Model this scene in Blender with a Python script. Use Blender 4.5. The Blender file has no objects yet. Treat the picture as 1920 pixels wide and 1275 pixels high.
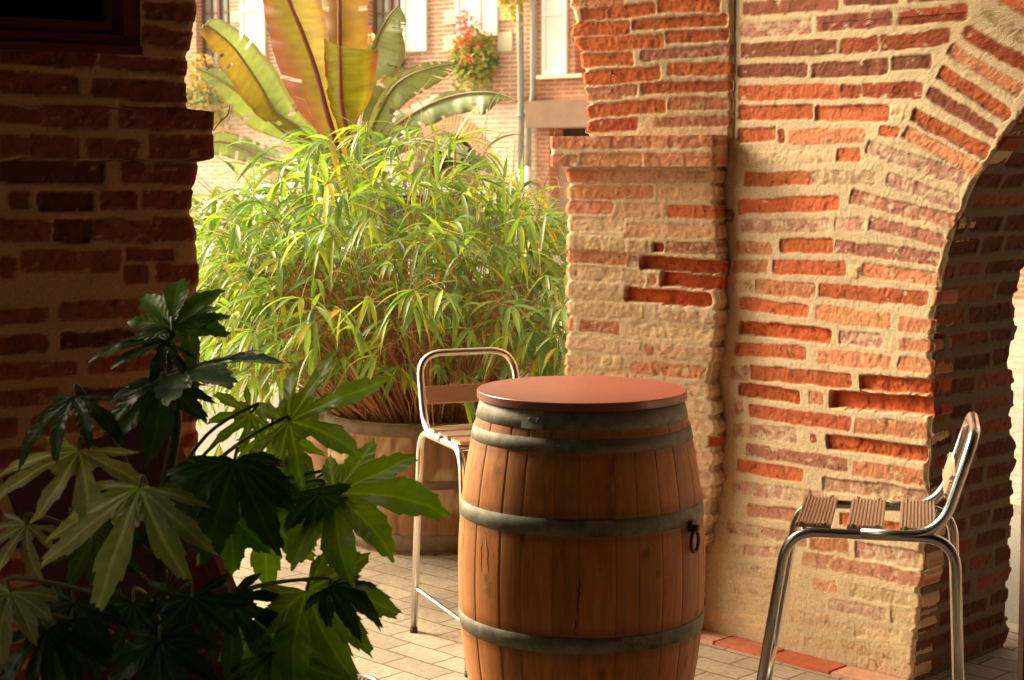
import bpy, bmesh, math, random
import numpy as np
from mathutils import Vector, Matrix
R=math.radians
random.seed(7)
scn=bpy.context.scene
C=scn.collection
# ---------------------------------------------------------------- camera, sky, sun, exposure
FPX=3100.0; PITCH=math.atan(322.5/FPX); CAMH=1.58
cam_d=bpy.data.cameras.new("camera"); cam=bpy.data.objects.new("camera",cam_d); C.objects.link(cam)
cam.location=(0,0,CAMH); cam.rotation_euler=(math.pi/2-PITCH,0,0)
cam_d.sensor_width=36; cam_d.lens=36*FPX/1920; cam_d.clip_end=500; cam_d.clip_start=.05
cam_d.dof.use_dof=True; cam_d.dof.focus_distance=5.0; cam_d.dof.aperture_fstop=6.5
scn.camera=cam
SUN_DIR=Vector((-.77,.38,.52)).normalized()       # towards the sun
el=math.asin(SUN_DIR.z); az=math.atan2(SUN_DIR.x,SUN_DIR.y)
w=bpy.data.worlds.new("World"); scn.world=w; w.use_nodes=True
nt=w.node_tree; nt.nodes.clear()
sky=nt.nodes.new('ShaderNodeTexSky'); sky.sky_type='NISHITA'; sky.sun_disc=False
sky.sun_elevation=el; sky.sun_rotation=az; sky.dust_density=4; sky.air_density=1.2
hs=nt.nodes.new('ShaderNodeHueSaturation'); hs.inputs['Saturation'].default_value=.25
mx=nt.nodes.new('ShaderNodeMix'); mx.data_type='RGBA'; mx.blend_type='MULTIPLY'; mx.inputs[0].default_value=1
mx.inputs[7].default_value=(1.0,.84,.61,1)
bg=nt.nodes.new('ShaderNodeBackground'); bg.inputs[1].default_value=.15
wo=nt.nodes.new('ShaderNodeOutputWorld')
L=nt.links.new
L(sky.outputs[0],hs.inputs['Color']); L(hs.outputs[0],mx.inputs[6]); L(mx.outputs[2],bg.inputs[0]); L(bg.outputs[0],wo.inputs[0])
sd=bpy.data.lights.new("sun",'SUN'); sd.energy=2.4; sd.angle=R(24); sd.color=(1,.85,.61)
so=bpy.data.objects.new("sun",sd); C.objects.link(so); so.rotation_euler=(-SUN_DIR).to_track_quat('-Z','Y').to_euler()
vs=scn.view_settings; vs.view_transform='Standard'; vs.look='None'; vs.exposure=1.6; vs.gamma=1; vs.use_curve_mapping=False
scn.render.engine='CYCLES'; scn.cycles.max_bounces=8; scn.cycles.use_denoising=True

# ---------------------------------------------------------------- projection helpers (photo pixel -> place)
cp,sp=math.cos(PITCH),math.sin(PITCH)
def ray(x,y):
    a=(x-960)/FPX; b=-(y-637.5)/FPX
    return Vector((a,cp+b*sp,-sp+b*cp))
def at(x,y,Y):
    r=ray(x,y); return Vector((0,0,CAMH))+r*(Y/r.y)
def ground(x,y,z=0):
    r=ray(x,y); return Vector((0,0,CAMH))+r*((z-CAMH)/r.z)
def pix(p):
    v=p-Vector((0,0,CAMH)); d=v.y*cp-v.z*sp; u=v.z*cp+v.y*sp
    return 960+FPX*v.x/d, 637.5-FPX*u/d
def on_plane(x,y,o,n):
    r=ray(x,y); c=Vector((0,0,CAMH)); return c+r*((o-c).dot(n)/r.dot(n))

# ---------------------------------------------------------------- object helpers
def link(o,parent=None):
    C.objects.link(o)
    if parent is not None: o.parent=parent
    return o
def tag(o,label=None,cat=None,group=None,kind=None):
    if label:o['label']=label
    if cat:o['category']=cat
    if group:o['group']=group
    if kind:o['kind']=kind
    return o
def thing(name,label,cat,loc=(0,0,0),group=None,rz=0):
    o=bpy.data.objects.new(name,None); o.location=loc; o.rotation_euler=(0,0,rz); o.empty_display_size=.1
    link(o); return tag(o,label,cat,group)
def mesh_obj(name,vs_,fs,mat,parent=None,smooth=False,cols=None,worldspace=True):
    me=bpy.data.meshes.new(name); me.from_pydata([tuple(v) for v in vs_],[],fs); me.materials.append(mat)
    if smooth: me.polygons.foreach_set('use_smooth',[True]*len(me.polygons))
    if cols is not None:
        a=me.color_attributes.new('Col','FLOAT_COLOR','POINT')
        a.data.foreach_set('color',np.asarray(cols,dtype=np.float32).ravel())
    me.update()
    o=bpy.data.objects.new(name,me); link(o,parent)
    if parent is not None and worldspace:
        bpy.context.view_layer.update()
        o.matrix_parent_inverse=parent.matrix_world.inverted()
    return o
class MB:
    def __init__(s): s.v=[]; s.f=[]; s.c=[]
    def add(s,v,f,col=None):
        n=len(s.v); s.v+= [Vector(p) for p in v]; s.f+=[tuple(i+n for i in q) for q in f]
        s.c+=[col if col else (1,1,1,1)]*len(v)
    def addc(s,v,f,cols):
        n=len(s.v); s.v+=[Vector(p) for p in v]; s.f+=[tuple(i+n for i in q) for q in f]; s.c+=cols
    def box(s,c,ax,ay,az_,hx,hy,hz,col=None):
        c=Vector(c);v=[c+ax*(i*hx)+ay*(j*hy)+az_*(k*hz) for i in(-1,1) for j in(-1,1) for k in(-1,1)]
        s.add(v,[(0,1,3,2),(4,6,7,5),(0,4,5,1),(2,3,7,6),(0,2,6,4),(1,5,7,3)],col)
    def tube(s,pts,r,n=10,col=None,cap=True):
        pts=[Vector(p) for p in pts]; m=len(pts)
        rr=r if hasattr(r,'__len__') else [r]*m
        t=(pts[1]-pts[0]).normalized(); up=Vector((0,0,1)) if abs(t.z)<.9 else Vector((1,0,0))
        x=t.cross(up).normalized(); vs_=[];fs=[]
        for i,p in enumerate(pts):
            if 0<i<m-1: t=((pts[i+1]-p).normalized()+(p-pts[i-1]).normalized()).normalized()
            elif i==m-1: t=(p-pts[i-1]).normalized()
            x=(x-t*x.dot(t)).normalized(); y=t.cross(x)
            for k in range(n):
                a=2*math.pi*k/n; vs_.append(p+x*(math.cos(a)*rr[i])+y*(math.sin(a)*rr[i]))
        for i in range(m-1):
            for k in range(n):
                fs.append((i*n+k,i*n+(k+1)%n,(i+1)*n+(k+1)%n,(i+1)*n+k))
        if cap: fs.append(tuple(range(n-1,-1,-1))); fs.append(tuple((m-1)*n+k for k in range(n)))
        s.add(vs_,fs,col)
    def lathe(s,c,prof,n=48,col=None,capb=False,capt=False):
        c=Vector(c);vs_=[];fs=[]
        for (r,z) in prof:
            for k in range(n):
                a=2*math.pi*k/n; vs_.append(c+Vector((r*math.cos(a),r*math.sin(a),z)))
        for i in range(len(prof)-1):
            for k in range(n): fs.append((i*n+k,i*n+(k+1)%n,(i+1)*n+(k+1)%n,(i+1)*n+k))
        if capb: fs.append(tuple(range(n-1,-1,-1)))
        if capt: fs.append(tuple((len(prof)-1)*n+k for k in range(n)))
        s.add(vs_,fs,col)
    def build(s,name,mat,parent=None,smooth=False,ws=True):
        return mesh_obj(name,s.v,s.f,mat,parent,smooth,s.c,ws)
def smoothline(P,n=8):
    P=[Vector(p) for p in P]; Q=[P[0]*2-P[1]]+P+[P[-1]*2-P[-2]]; out=[]
    for i in range(1,len(Q)-2):
        for k in range(n):
            t=k/n; a,b,c,d=Q[i-1],Q[i],Q[i+1],Q[i+2]
            out.append(.5*((2*b)+(c-a)*t+(2*a-5*b+4*c-d)*t*t+(3*b-a-3*c+d)*t**3))
    out.append(P[-1]); return out
def rounded(P,r,n=7):
    """polyline with its corners filleted at radius r"""
    P=[Vector(p) for p in P]; out=[P[0]]
    for i in range(1,len(P)-1):
        a=(P[i-1]-P[i]);b=(P[i+1]-P[i]); d=min(r,a.length*.49,b.length*.49)
        s_=P[i]+a.normalized()*d; e=P[i]+b.normalized()*d
        for k in range(n+1):
            t=k/n; out.append(s_*(1-t)**2+P[i]*2*t*(1-t)+e*t*t)
    out.append(P[-1]); return out

# ---------------------------------------------------------------- materials
def mat(name,col=(.5,.5,.5),rough=.7,metal=0,vc=False,trans=0,noise=None,bump=None,spec=.5,coat=0,tcol=None):
    """noise=(scale,(sx,sy,sz),dark,light) multiplies colour; bump=(scale,strength,dist)"""
    m=bpy.data.materials.new(name); m.use_nodes=True; n=m.node_tree.nodes; l=m.node_tree.links.new
    b=n['Principled BSDF']; b.inputs['Roughness'].default_value=rough; b.inputs['Metallic'].default_value=metal
    b.inputs['Specular IOR Level'].default_value=spec; b.inputs['Coat Weight'].default_value=coat
    tc=n.new('ShaderNodeTexCoord'); src=None
    if vc:
        a=n.new('ShaderNodeAttribute'); a.attribute_name='Col'; src=a.outputs['Color']
        mm=n.new('ShaderNodeMix'); mm.data_type='RGBA'; mm.blend_type='MULTIPLY'; mm.inputs[0].default_value=1
        l(src,mm.inputs[6]); mm.inputs[7].default_value=(*col,1); src=mm.outputs[2]
    else:
        c=n.new('ShaderNodeRGB'); c.outputs[0].default_value=(*col,1); src=c.outputs[0]
    if noise:
        sc,st,dk,lt=noise
        mp=n.new('ShaderNodeMapping'); mp.inputs['Scale'].default_value=st; l(tc.outputs['Object'],mp.inputs[0])
        nz=n.new('ShaderNodeTexNoise'); nz.inputs['Scale'].default_value=sc; nz.inputs['Detail'].default_value=8; nz.inputs['Roughness'].default_value=.65; l(mp.outputs[0],nz.inputs['Vector'])
        mr=n.new('ShaderNodeMapRange'); mr.inputs[1].default_value=.3; mr.inputs[2].default_value=.7; mr.inputs[3].default_value=dk; mr.inputs[4].default_value=lt; l(nz.outputs[0],mr.inputs[0])
        mm=n.new('ShaderNodeMix'); mm.data_type='RGBA'; mm.blend_type='MULTIPLY'; mm.inputs[0].default_value=1
        l(src,mm.inputs[6]); l(mr.outputs[0],mm.inputs[7]); src=mm.outputs[2]
    l(src,b.inputs['Base Color'])
    if bump:
        sc,st,ds=bump
        nz=n.new('ShaderNodeTexNoise'); nz.inputs['Scale'].default_value=sc; nz.inputs['Detail'].default_value=6; l(tc.outputs['Object'],nz.inputs['Vector'])
        bp=n.new('ShaderNodeBump'); bp.inputs['Strength'].default_value=st; bp.inputs['Distance'].default_value=ds
        l(nz.outputs[0],bp.inputs['Height']); l(bp.outputs[0],b.inputs['Normal'])
    if trans:
        out=n['Material Output']; t=n.new('ShaderNodeBsdfTranslucent'); s=n.new('ShaderNodeMixShader'); s.inputs[0].default_value=trans
        tm=n.new('ShaderNodeMix'); tm.data_type='RGBA'; tm.blend_type='MULTIPLY'; tm.inputs[0].default_value=1
        l(src,tm.inputs[6]); tm.inputs[7].default_value=(*(tcol or (1.6,1.7,.6)),1); l(tm.outputs[2],t.inputs[0])
        l(b.outputs[0],s.inputs[1]); l(t.outputs[0],s.inputs[2]); l(s.outputs[0],out.inputs[0])
    return m
def brickmat(name,c1,c2,mortar,bw,bh,ms,rot=0,rough=.85,bump=.4,dirt=(.75,1.1),src='Object',offset=.5):
    m=bpy.data.materials.new(name); m.use_nodes=True; n=m.node_tree.nodes; l=m.node_tree.links.new
    b=n['Principled BSDF']; b.inputs['Roughness'].default_value=rough; b.inputs['Specular IOR Level'].default_value=.3
    tc=n.new('ShaderNodeTexCoord'); mp=n.new('ShaderNodeMapping'); mp.inputs['Rotation'].default_value=(0,0,rot); l(tc.outputs[src],mp.inputs[0])
    wn=n.new('ShaderNodeTexNoise'); wn.inputs['Scale'].default_value=9; l(tc.outputs[src],wn.inputs['Vector'])
    ws=n.new('ShaderNodeVectorMath'); ws.operation='MULTIPLY_ADD'; ws.inputs[1].default_value=(.012,)*3; l(wn.outputs['Color'],ws.inputs[0]); l(mp.outputs[0],ws.inputs[2])
    t=n.new('ShaderNodeTexBrick'); t.inputs['Scale'].default_value=1; t.inputs['Brick Width'].default_value=bw; t.inputs['Row Height'].default_value=bh
    t.inputs['Mortar Size'].default_value=ms; t.inputs['Mortar Smooth'].default_value=.3; t.inputs['Bias'].default_value=0; t.offset=offset
    t.inputs['Color1'].default_value=(*c1,1); t.inputs['Color2'].default_value=(*c2,1); t.inputs['Mortar'].default_value=(*mortar,1)
    l(ws.outputs[0],t.inputs['Vector'])
    src_=t.outputs[0]
    for sc,(d,e) in ((3,dirt),(45,(.82,1.12))):
        nz=n.new('ShaderNodeTexNoise'); nz.inputs['Scale'].default_value=sc; nz.inputs['Detail'].default_value=7; l(tc.outputs[src],nz.inputs['Vector'])
        mr=n.new('ShaderNodeMapRange'); mr.inputs[1].default_value=.3; mr.inputs[2].default_value=.7; mr.inputs[3].default_value=d; mr.inputs[4].default_value=e; l(nz.outputs[0],mr.inputs[0])
        mm=n.new('ShaderNodeMix'); mm.data_type='RGBA'; mm.blend_type='MULTIPLY'; mm.inputs[0].default_value=1; l(src_,mm.inputs[6]); l(mr.outputs[0],mm.inputs[7]); src_=mm.outputs[2]
    l(src_,b.inputs['Base Color'])
    inv=n.new('ShaderNodeMath'); inv.operation='MULTIPLY_ADD'; inv.inputs[1].default_value=-1; l(t.outputs['Fac'],inv.inputs[0]); l(nz.outputs[0],inv.inputs[2])
    bp=n.new('ShaderNodeBump'); bp.inputs['Strength'].default_value=bump; bp.inputs['Distance'].default_value=.006; l(inv.outputs[0],bp.inputs['Height']); l(bp.outputs[0],b.inputs['Normal'])
    return m
M={}
M['masonry']=mat('masonry',(1,1,1),.92,vc=True,noise=(160,(1,1,1),.80,1.14),bump=(330,.7,.003),spec=.15)
M['alu']=mat('aluminium',(.86,.85,.82),.27,metal=1,noise=(14,(1,1,1),.9,1.05))
M['alu_rib']=mat('ribbed_aluminium',(.55,.40,.29),.42,metal=.55)  # brown tint paints reflected brick into the ribbed metal
M['alu_back']=mat('ribbed_back',(.70,.50,.34),.45,metal=.3)  # warm brick reflection painted into the base colour here too
M['rubber']=mat('rubber',(.03,.025,.02),.7)
M['barrel']=mat('barrel_oak',(1,1,1),.52,vc=True,noise=(9,(9,9,.55),.72,1.14),bump=(60,.25,.002),spec=.4)
M['hoop']=mat('galvanised_hoop',(.24,.235,.17),.6,metal=.25,noise=(24,(1,1,1),.55,1.5),bump=(120,.2,.001))
M['iron']=mat('dark_iron',(.09,.07,.05),.5,metal=.8)
M['lid']=mat('table_laminate',(.30,.072,.045),.36,noise=(3,(1,1,1),.93,1.05),spec=1.0)
_m=M['lid']; _n=_m.node_tree.nodes; _l=_m.node_tree.links.new; _tc=_n.new('ShaderNodeTexCoord'); _nz=_n.new('ShaderNodeTexNoise'); _nz.inputs['Scale'].default_value=7; _nz.inputs['Detail'].default_value=10; _nz.inputs['Roughness'].default_value=.75
_l(_tc.outputs['Object'],_nz.inputs['Vector']); _mr=_n.new('ShaderNodeMapRange'); _mr.inputs[1].default_value=.35; _mr.inputs[2].default_value=.65; _mr.inputs[3].default_value=.33; _mr.inputs[4].default_value=.42; _l(_nz.outputs[0],_mr.inputs[0]); _l(_mr.outputs[0],_n['Principled BSDF'].inputs['Roughness'])
M['tub']=mat('tub_wood',(1,1,1),.8,vc=True,noise=(7,(4,4,.8),.62,1.2),bump=(40,.3,.004))
M['soil']=mat('soil',(.035,.022,.014),.95,noise=(30,(1,1,1),.5,1.5),bump=(40,.8,.02))
M['cane']=mat('cane',(1.25,1.2,1.1),.6,vc=True)
M['bamboo_leaf']=mat('bamboo_leaf',(1.15,1.15,1.15),.36,vc=True,trans=.42,spec=.5,tcol=(1.2,1.5,.5))
M['banana']=mat('banana_leaf',(1,1,1),.38,vc=True,trans=.34,tcol=(1.5,1.4,.5),noise=(5,(1,1,1),.8,1.15))
M['banana_green']=mat('banana_green_leaf',(1,1,1),.38,vc=True,trans=.22,tcol=(1.4,1.4,.5),noise=(5,(1,1,1),.8,1.15))
M['fatsia']=mat('fatsia_leaf',(1,1,1),.33,vc=True,trans=.55,tcol=(2.0,2.5,.3),bump=(45,.35,.006),noise=(12,(1,1,1),.75,1.15))
M['stem']=mat('stem',(.10,.09,.03),.6,noise=(30,(1,1,1),.7,1.2))
M['maroon']=mat('maroon_paint',(.13,.016,.014),.45,noise=(8,(1,1,6),.75,1.15))
M['glass_dark']=mat('dark_glass',(.008,.007,.007),.12,spec=.35)
M['shutter']=mat('white_shutter',(.80,.81,.76),.6,noise=(2,(1,1,1),.93,1.03))
M['stone']=mat('pale_stone',(.72,.64,.48),.85,noise=(5,(1,1,1),.85,1.08))
M['brown_frame']=mat('brown_frame',(.16,.085,.055),.6)
M['pane']=mat('window_pane',(.30,.29,.25),.15,spec=.8)
M['zinc']=mat('zinc_pipe',(.36,.37,.33),.45,metal=.3,noise=(4,(1,1,1),.85,1.1))
M['white_pipe']=mat('white_pipe',(.78,.76,.70),.5)
M['lintel']=mat('brown_render',(.24,.15,.095),.85,noise=(4,(1,1,1),.85,1.1))
M['dark_room']=mat('dark_opening',(.05,.03,.02),.9)
M['box_green']=mat('green_planter',(.06,.13,.05),.6)
M['foliage']=mat('box_foliage',(1,1,1),.55,vc=True,trans=.35,tcol=(1.5,1.5,.6))
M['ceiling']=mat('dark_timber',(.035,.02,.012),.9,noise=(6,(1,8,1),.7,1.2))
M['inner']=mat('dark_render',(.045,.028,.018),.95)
M['asphalt']=mat('asphalt',(.26,.235,.19),.9,noise=(90,(1,1,1),.72,1.25),bump=(150,.5,.004))
M['kerb']=mat('kerb_stone',(.42,.36,.27),.85,noise=(20,(1,1,1),.8,1.1))
M['pavers']=brickmat('pavers',(.47,.385,.29),(.38,.30,.22),(.22,.14,.09),.225,.112,.0045,rot=R(45),bump=.6,dirt=(.70,1.10))
M['far_pavers']=brickmat('far_pavers',(.44,.39,.31),(.39,.34,.27),(.27,.22,.17),.4,.2,.008,rot=R(45))
M['facade_up']=brickmat('facade_brick',(.58,.26,.165),(.50,.21,.135),(.64,.52,.39),.30,.068,.017,bump=.5,dirt=(.85,1.12))
M['facade_low']=brickmat('facade_pale_brick',(.58,.34,.23),(.58,.41,.30),(.66,.57,.45),.28,.072,.024,bump=.5,dirt=(.88,1.1))
M['facade_red']=brickmat('facade_red_brick',(.60,.24,.14),(.54,.21,.12),(.66,.46,.32),.30,.066,.012,bump=.5)
M['voussoir']=mat('voussoir',(.66,.36,.24),.9,noise=(9,(1,1,1),.8,1.15))
M['car_paint']=mat('white_car_paint',(.80,.80,.77),.25,coat=.6)
M['tyre']=mat('tyre',(.02,.02,.02),.8)
M['terracotta']=mat('terracotta',(.35,.13,.06),.8,noise=(10,(1,1,1),.8,1.1))
M['border']=mat('red_border_brick',(1,1,1),.85,vc=True,noise=(30,(1,1,1),.75,1.15),bump=(90,.4,.003))
M['brown_wood']=mat('brown_wood',(.11,.035,.02),.5,noise=(8,(6,6,.6),.8,1.15))
M['grey_metal']=mat('grey_drain_metal',(.42,.40,.34),.45,metal=.5,noise=(20,(1,1,1),.8,1.1))
M['wire']=mat('wire',(.03,.02,.015),.6)

# ---------------------------------------------------------------- masonry height-field
rng=np.random.default_rng(5)
def vnoise(u,v,s,seed):
    """value noise with cell size s"""
    g=np.random.default_rng(seed).random((256,256)).astype(np.float32)
    x=u/s; y=v/s; xi=np.floor(x).astype(int); yi=np.floor(y).astype(int); fx=x-xi; fy=y-yi
    fx=fx*fx*(3-2*fx); fy=fy*fy*(3-2*fy)
    a=g[xi&255,yi&255]; b=g[(xi+1)&255,yi&255]; c=g[xi&255,(yi+1)&255]; d=g[(xi+1)&255,(yi+1)&255]
    return ((a*(1-fx)+b*fx)*(1-fy)+(c*(1-fx)+d*fx)*fy)*2-1
def fbm(u,v,s,seed,o=4):
    t=0;a=1;n=0
    for k in range(o): t=t+a*vnoise(u,v,s/2**k,seed+k*17); n+=a; a*=.55
    return t/n
def sstep(a,b,x):
    t=np.clip((x-a)/(b-a),0,1); return t*t*(3-2*t)
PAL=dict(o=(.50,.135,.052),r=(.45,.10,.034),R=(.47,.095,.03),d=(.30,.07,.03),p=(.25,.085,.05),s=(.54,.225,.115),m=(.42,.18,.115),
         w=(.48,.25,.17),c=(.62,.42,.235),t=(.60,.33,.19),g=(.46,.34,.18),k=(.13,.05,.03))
MORTAR=np.array((.61,.47,.295))
def masonry(name,mapf,u0,u1f,v0,v1,bricks,res,parent,seed=1,fill=None,edge=.012,thick=.3,u0f=None,mortar=MORTAR,edgeL=0,amp=1.0,back=True,plaster=0):
    """wall skin in (u,v) metres: bricks=[(uc,vc,half_len,half_th,angle,code)], u from u0 to u1f(v), v from v0 to v1; mapf(u,v,h)->xyz"""
    nv=int((v1-v0)/res)+1; v=np.linspace(v0,v1,nv)
    ue=np.array([u1f(a) for a in v]); ub=np.full(nv,u0) if u0f is None else np.array([u0f(a) for a in v])
    nu=int((ue-ub).max()/res)+1
    tt=np.linspace(0,1,nu)
    V=np.repeat(v[:,None],nu,1); U=ub[:,None]+(ue-ub)[:,None]*tt[None]
    best=np.full(U.shape,.5); col=np.zeros(U.shape+(3,)); dep=np.zeros(U.shape); lime=np.zeros(U.shape); idn=np.zeros(U.shape)
    wu=fbm(U,V,.05,seed+1)*.007+fbm(U,V,.014,seed+2,2)*.0022; wv=fbm(U,V,.06,seed+3)*.006+fbm(U,V,.012,seed+4,2)*.0022
    rg=random.Random(seed)
    allb=list(bricks)
    def sdf(b,Uq,Vq):
        uc,vc,hl,ht,an,cd=b; c,s=math.cos(an),math.sin(an); a=(Uq-uc)*c+(Vq-vc)*s; bb=-(Uq-uc)*s+(Vq-vc)*c
        rr=.010; qa=np.abs(a)-hl+rr; qb=np.abs(bb)-ht+rr
        return np.minimum(np.maximum(qa,qb),0)+np.hypot(np.maximum(qa,0),np.maximum(qb,0))-rr
    if fill:
        rows,codes,lens=fill; cu=[b for b in bricks]
        z=v0+rows*.5; k=0
        umin=ub.min()-.2; umax=ue.max()+.05
        while z<v1+.05:
            x=umin-rg.random()*.2
            while x<umax:
                ln=rg.choice(lens)*rg.uniform(.85,1.1); b=(x+ln/2,z+rg.uniform(-.004,.004),ln/2-.007,rows/2-rg.uniform(.010,.017),rg.uniform(-.012,.012),rg.choice(codes))
                ok=True
                for e in cu:
                    ca,sa=math.cos(e[4]),math.sin(e[4])
                    for fx in (-1,-.5,0,.5,1):
                        px_,pz_=b[0]+fx*b[2]-e[0],b[1]-e[1]
                        if abs(px_*ca+pz_*sa)<e[2]+.008 and abs(-px_*sa+pz_*ca)<e[3]+b[3]*1.0+.006: ok=False;break
                    if not ok:break
                if ok: allb.append(b)
                x+=ln+.014
            z+=rows;k+=1
    for bi,b in enumerate(allb):
        uc,vc,hl,ht,an,cd=b; m=hl+.03
        r0=np.searchsorted(v,vc-max(ht,abs(math.sin(an))*hl+ht)-.03); r1=np.searchsorted(v,vc+max(ht,abs(math.sin(an))*hl+ht)+.03)
        if r1<=r0: continue
        # column range
        um=ub[r0:r1].min(); wd=max((ue-ub)[r0:r1].max(),1e-3)
        c0=0; c1=nu
        Uq=U[r0:r1]; Vq=V[r0:r1]
        d=sdf(b,Uq+wu[r0:r1],Vq+wv[r0:r1])
        sel=d<best[r0:r1]
        best[r0:r1][sel]=d[sel]
        base=np.array(PAL[cd])*rg.uniform(.82,1.18)*np.array((1,rg.uniform(.93,1.07),rg.uniform(.93,1.07)))
        near=sel&(d<.02)
        col[r0:r1][near]=base
        dp={'R':-.026,'r':-.012,'o':-.003,'p':0,'c':.001,'w':-.003,'k':-.004}.get(cd,-.001)+rg.uniform(-.0025,.0025)
        dep[r0:r1][near]=dp
        lime[r0:r1][near]={'w':.62,'c':.55,'m':.36,'s':.30,'t':.25,'g':.45,'p':.22,'o':.08,'r':.0,'R':.0,'d':.18,'k':.1}[cd]
        idn[r0:r1][near]=bi*7.31
    inb=sstep(.0015,-.003,best)
    n1=fbm(U+idn*.01,V,.03,seed+9,4); n2=fbm(U,V,.009,seed+13,3); n3=fbm(U,V,.35,seed+15,3); nfine=fbm(U,V,.004,seed+19,2)
    recess=(dep<-.008)
    hb=dep+n1*.0032*amp+n2*.0016*amp-np.maximum(0,n1-.35)*.010
    hb=np.where(recess,hb+sstep(-.03,0,best)*0+ (n1*.004),hb)
    hm=.0006+fbm(U,V,.045,seed+21)*.0018*amp+nfine*.0008+n2*.0007
    h=hm*(1-inb)+hb*inb-.0022*amp*np.exp(-((best+.001)/.0025)**2)*np.clip(fbm(U,V,.03,seed+61,2)*2.2,0,1)+n3*.005
    lm=sstep(.12-.55*0,.30,fbm(U*1.0,V*1.6,.028,seed+31,4)+ (lime-.5)*1.1+.05)*np.where(lime>0.01,1,0)
    if plaster: inb=inb*(1-.42*sstep(plaster,.08,V+n3*.25)*sstep(-.5,.1,n1+.4*n3+.15)); h=hm*(1-inb)+hb*inb+n3*.005
    mc=mortar[None,None]*(1+.10*n3[...,None]+.07*n2[...,None]+.05*nfine[...,None])
    mc=mc*np.where(n1[...,None]>.5,.90,1)
    bc=col*(1+.20*n1[...,None]+.13*n2[...,None])
    dark=sstep(.32,.55,fbm(U,V,.016,seed+41,3))*.45
    bc=bc*(1-dark[...,None])
    bc=bc*(1-lm[...,None]*.8)+mc*.95*lm[...,None]*.8
    cc=mc*(1-inb[...,None])+bc*inb[...,None]
    # rounded, ragged free edge: mortar sits back of the brick ends
    if edge:
        rag=(inb[:,-3]*1.0-.6)*edge+fbm(V[:,-1],V[:,-1]*0+3,.06,seed+51,3)*edge
        wgt=sstep(.10,0,(ue[:,None]-U))
        U=U+wgt*rag[:,None]; h=h-sstep(.016,0,(ue[:,None]-U+rag[:,None]))*.008
    if edgeL:
        rag=(inb[:,2]*1.0-.6)*edgeL+fbm(V[:,-1],V[:,-1]*0+9,.06,seed+53,3)*edgeL
        wgt=sstep(.10,0,(U-ub[:,None])); U=U-wgt*rag[:,None]; h=h-sstep(.016,0,(U-ub[:,None]+rag[:,None]))*.008
    P=mapf(U,V,h).reshape(-1,3)
    idx=np.arange(nv*nu).reshape(nv,nu)
    F=np.stack([idx[:-1,:-1],idx[:-1,1:],idx[1:,1:],idx[1:,:-1]],-1).reshape(-1,4)
    col_=np.concatenate([cc.reshape(-1,3),np.ones((nv*nu,1))],1)
    if back:   # side skirts and back, so the skin is a solid of real thickness
        ring=np.concatenate([idx[0,:],idx[1:,-1],idx[-1,-2::-1],idx[-2:0:-1,0]])
        Ub=U.reshape(-1)[ring]; Vb=V.reshape(-1)[ring]; Pb=mapf(Ub,Vb,np.full(len(ring),-thick)).reshape(-1,3)
        n0=len(P); nr=len(ring); P=np.concatenate([P,P[ring],Pb]); col_=np.concatenate([col_,col_[ring],col_[ring]])
        k=np.arange(nr); k2=(k+1)%nr
        Fs=np.stack([n0+k2,n0+k,n0+nr+k,n0+nr+k2],-1)
        F=np.concatenate([F,Fs])
    col_=np.clip(col_,0.01,.95)
    me=bpy.data.meshes.new(name)
    me.vertices.add(len(P)); me.vertices.foreach_set('co',P.astype(np.float32).ravel())
    me.loops.add(len(F)*4); me.loops.foreach_set('vertex_index',F.astype(np.int32).ravel())
    me.polygons.add(len(F)); me.polygons.foreach_set('loop_start',np.arange(0,len(F)*4,4,dtype=np.int32)); me.polygons.foreach_set('loop_total',np.full(len(F),4,dtype=np.int32))
    me.polygons.foreach_set('use_smooth',np.ones(len(F),dtype=bool))
    me.update(calc_edges=True)
    a=me.color_attributes.new('Col','FLOAT_COLOR','POINT'); a.data.foreach_set('color',col_.astype(np.float32).ravel())
    me.materials.append(M['masonry'])
    o=bpy.data.objects.new(name,me); link(o,parent)
    if parent is not None: o.matrix_parent_inverse=Matrix.Translation(-parent.location)
    return o
def plane_map(o,ud,nd):
    o=np.array(o);ud=np.array(ud);nd=np.array(nd)
    def f(U,V,h):
        return o+U[...,None]*ud+V[...,None]*np.array((0,0,1.))+h[...,None]*nd
    return f
def digit(tiles,o,ud,n):
    """brick strokes measured in the photo -> (u,v) on the wall plane"""
    out=[]; o=Vector(o); ud=Vector(ud); n=Vector(n)
    for (ox,oy,s),rows in tiles:
        for (x0,y0,x1,y1,th,cd) in rows:
            a=on_plane(ox+x0/s,oy+y0/s,o,n); b=on_plane(ox+x1/s,oy+y1/s,o,n)
            c=on_plane(ox+(x0+x1)/2/s,oy+((y0+y1)/2-th/2)/s,o,n); e=on_plane(ox+(x0+x1)/2/s,oy+((y0+y1)/2+th/2)/s,o,n)
            A=((a-o).dot(ud),a.z); B=((b-o).dot(ud),b.z); an=math.atan2(B[1]-A[1],B[0]-A[0])
            out.append(((A[0]+B[0])/2,(A[1]+B[1])/2,math.hypot(B[0]-A[0],B[1]-A[1])/2+.005,abs(c.z-e.z)/2*math.cos(an)+.0035,an,cd))
    return out

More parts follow.
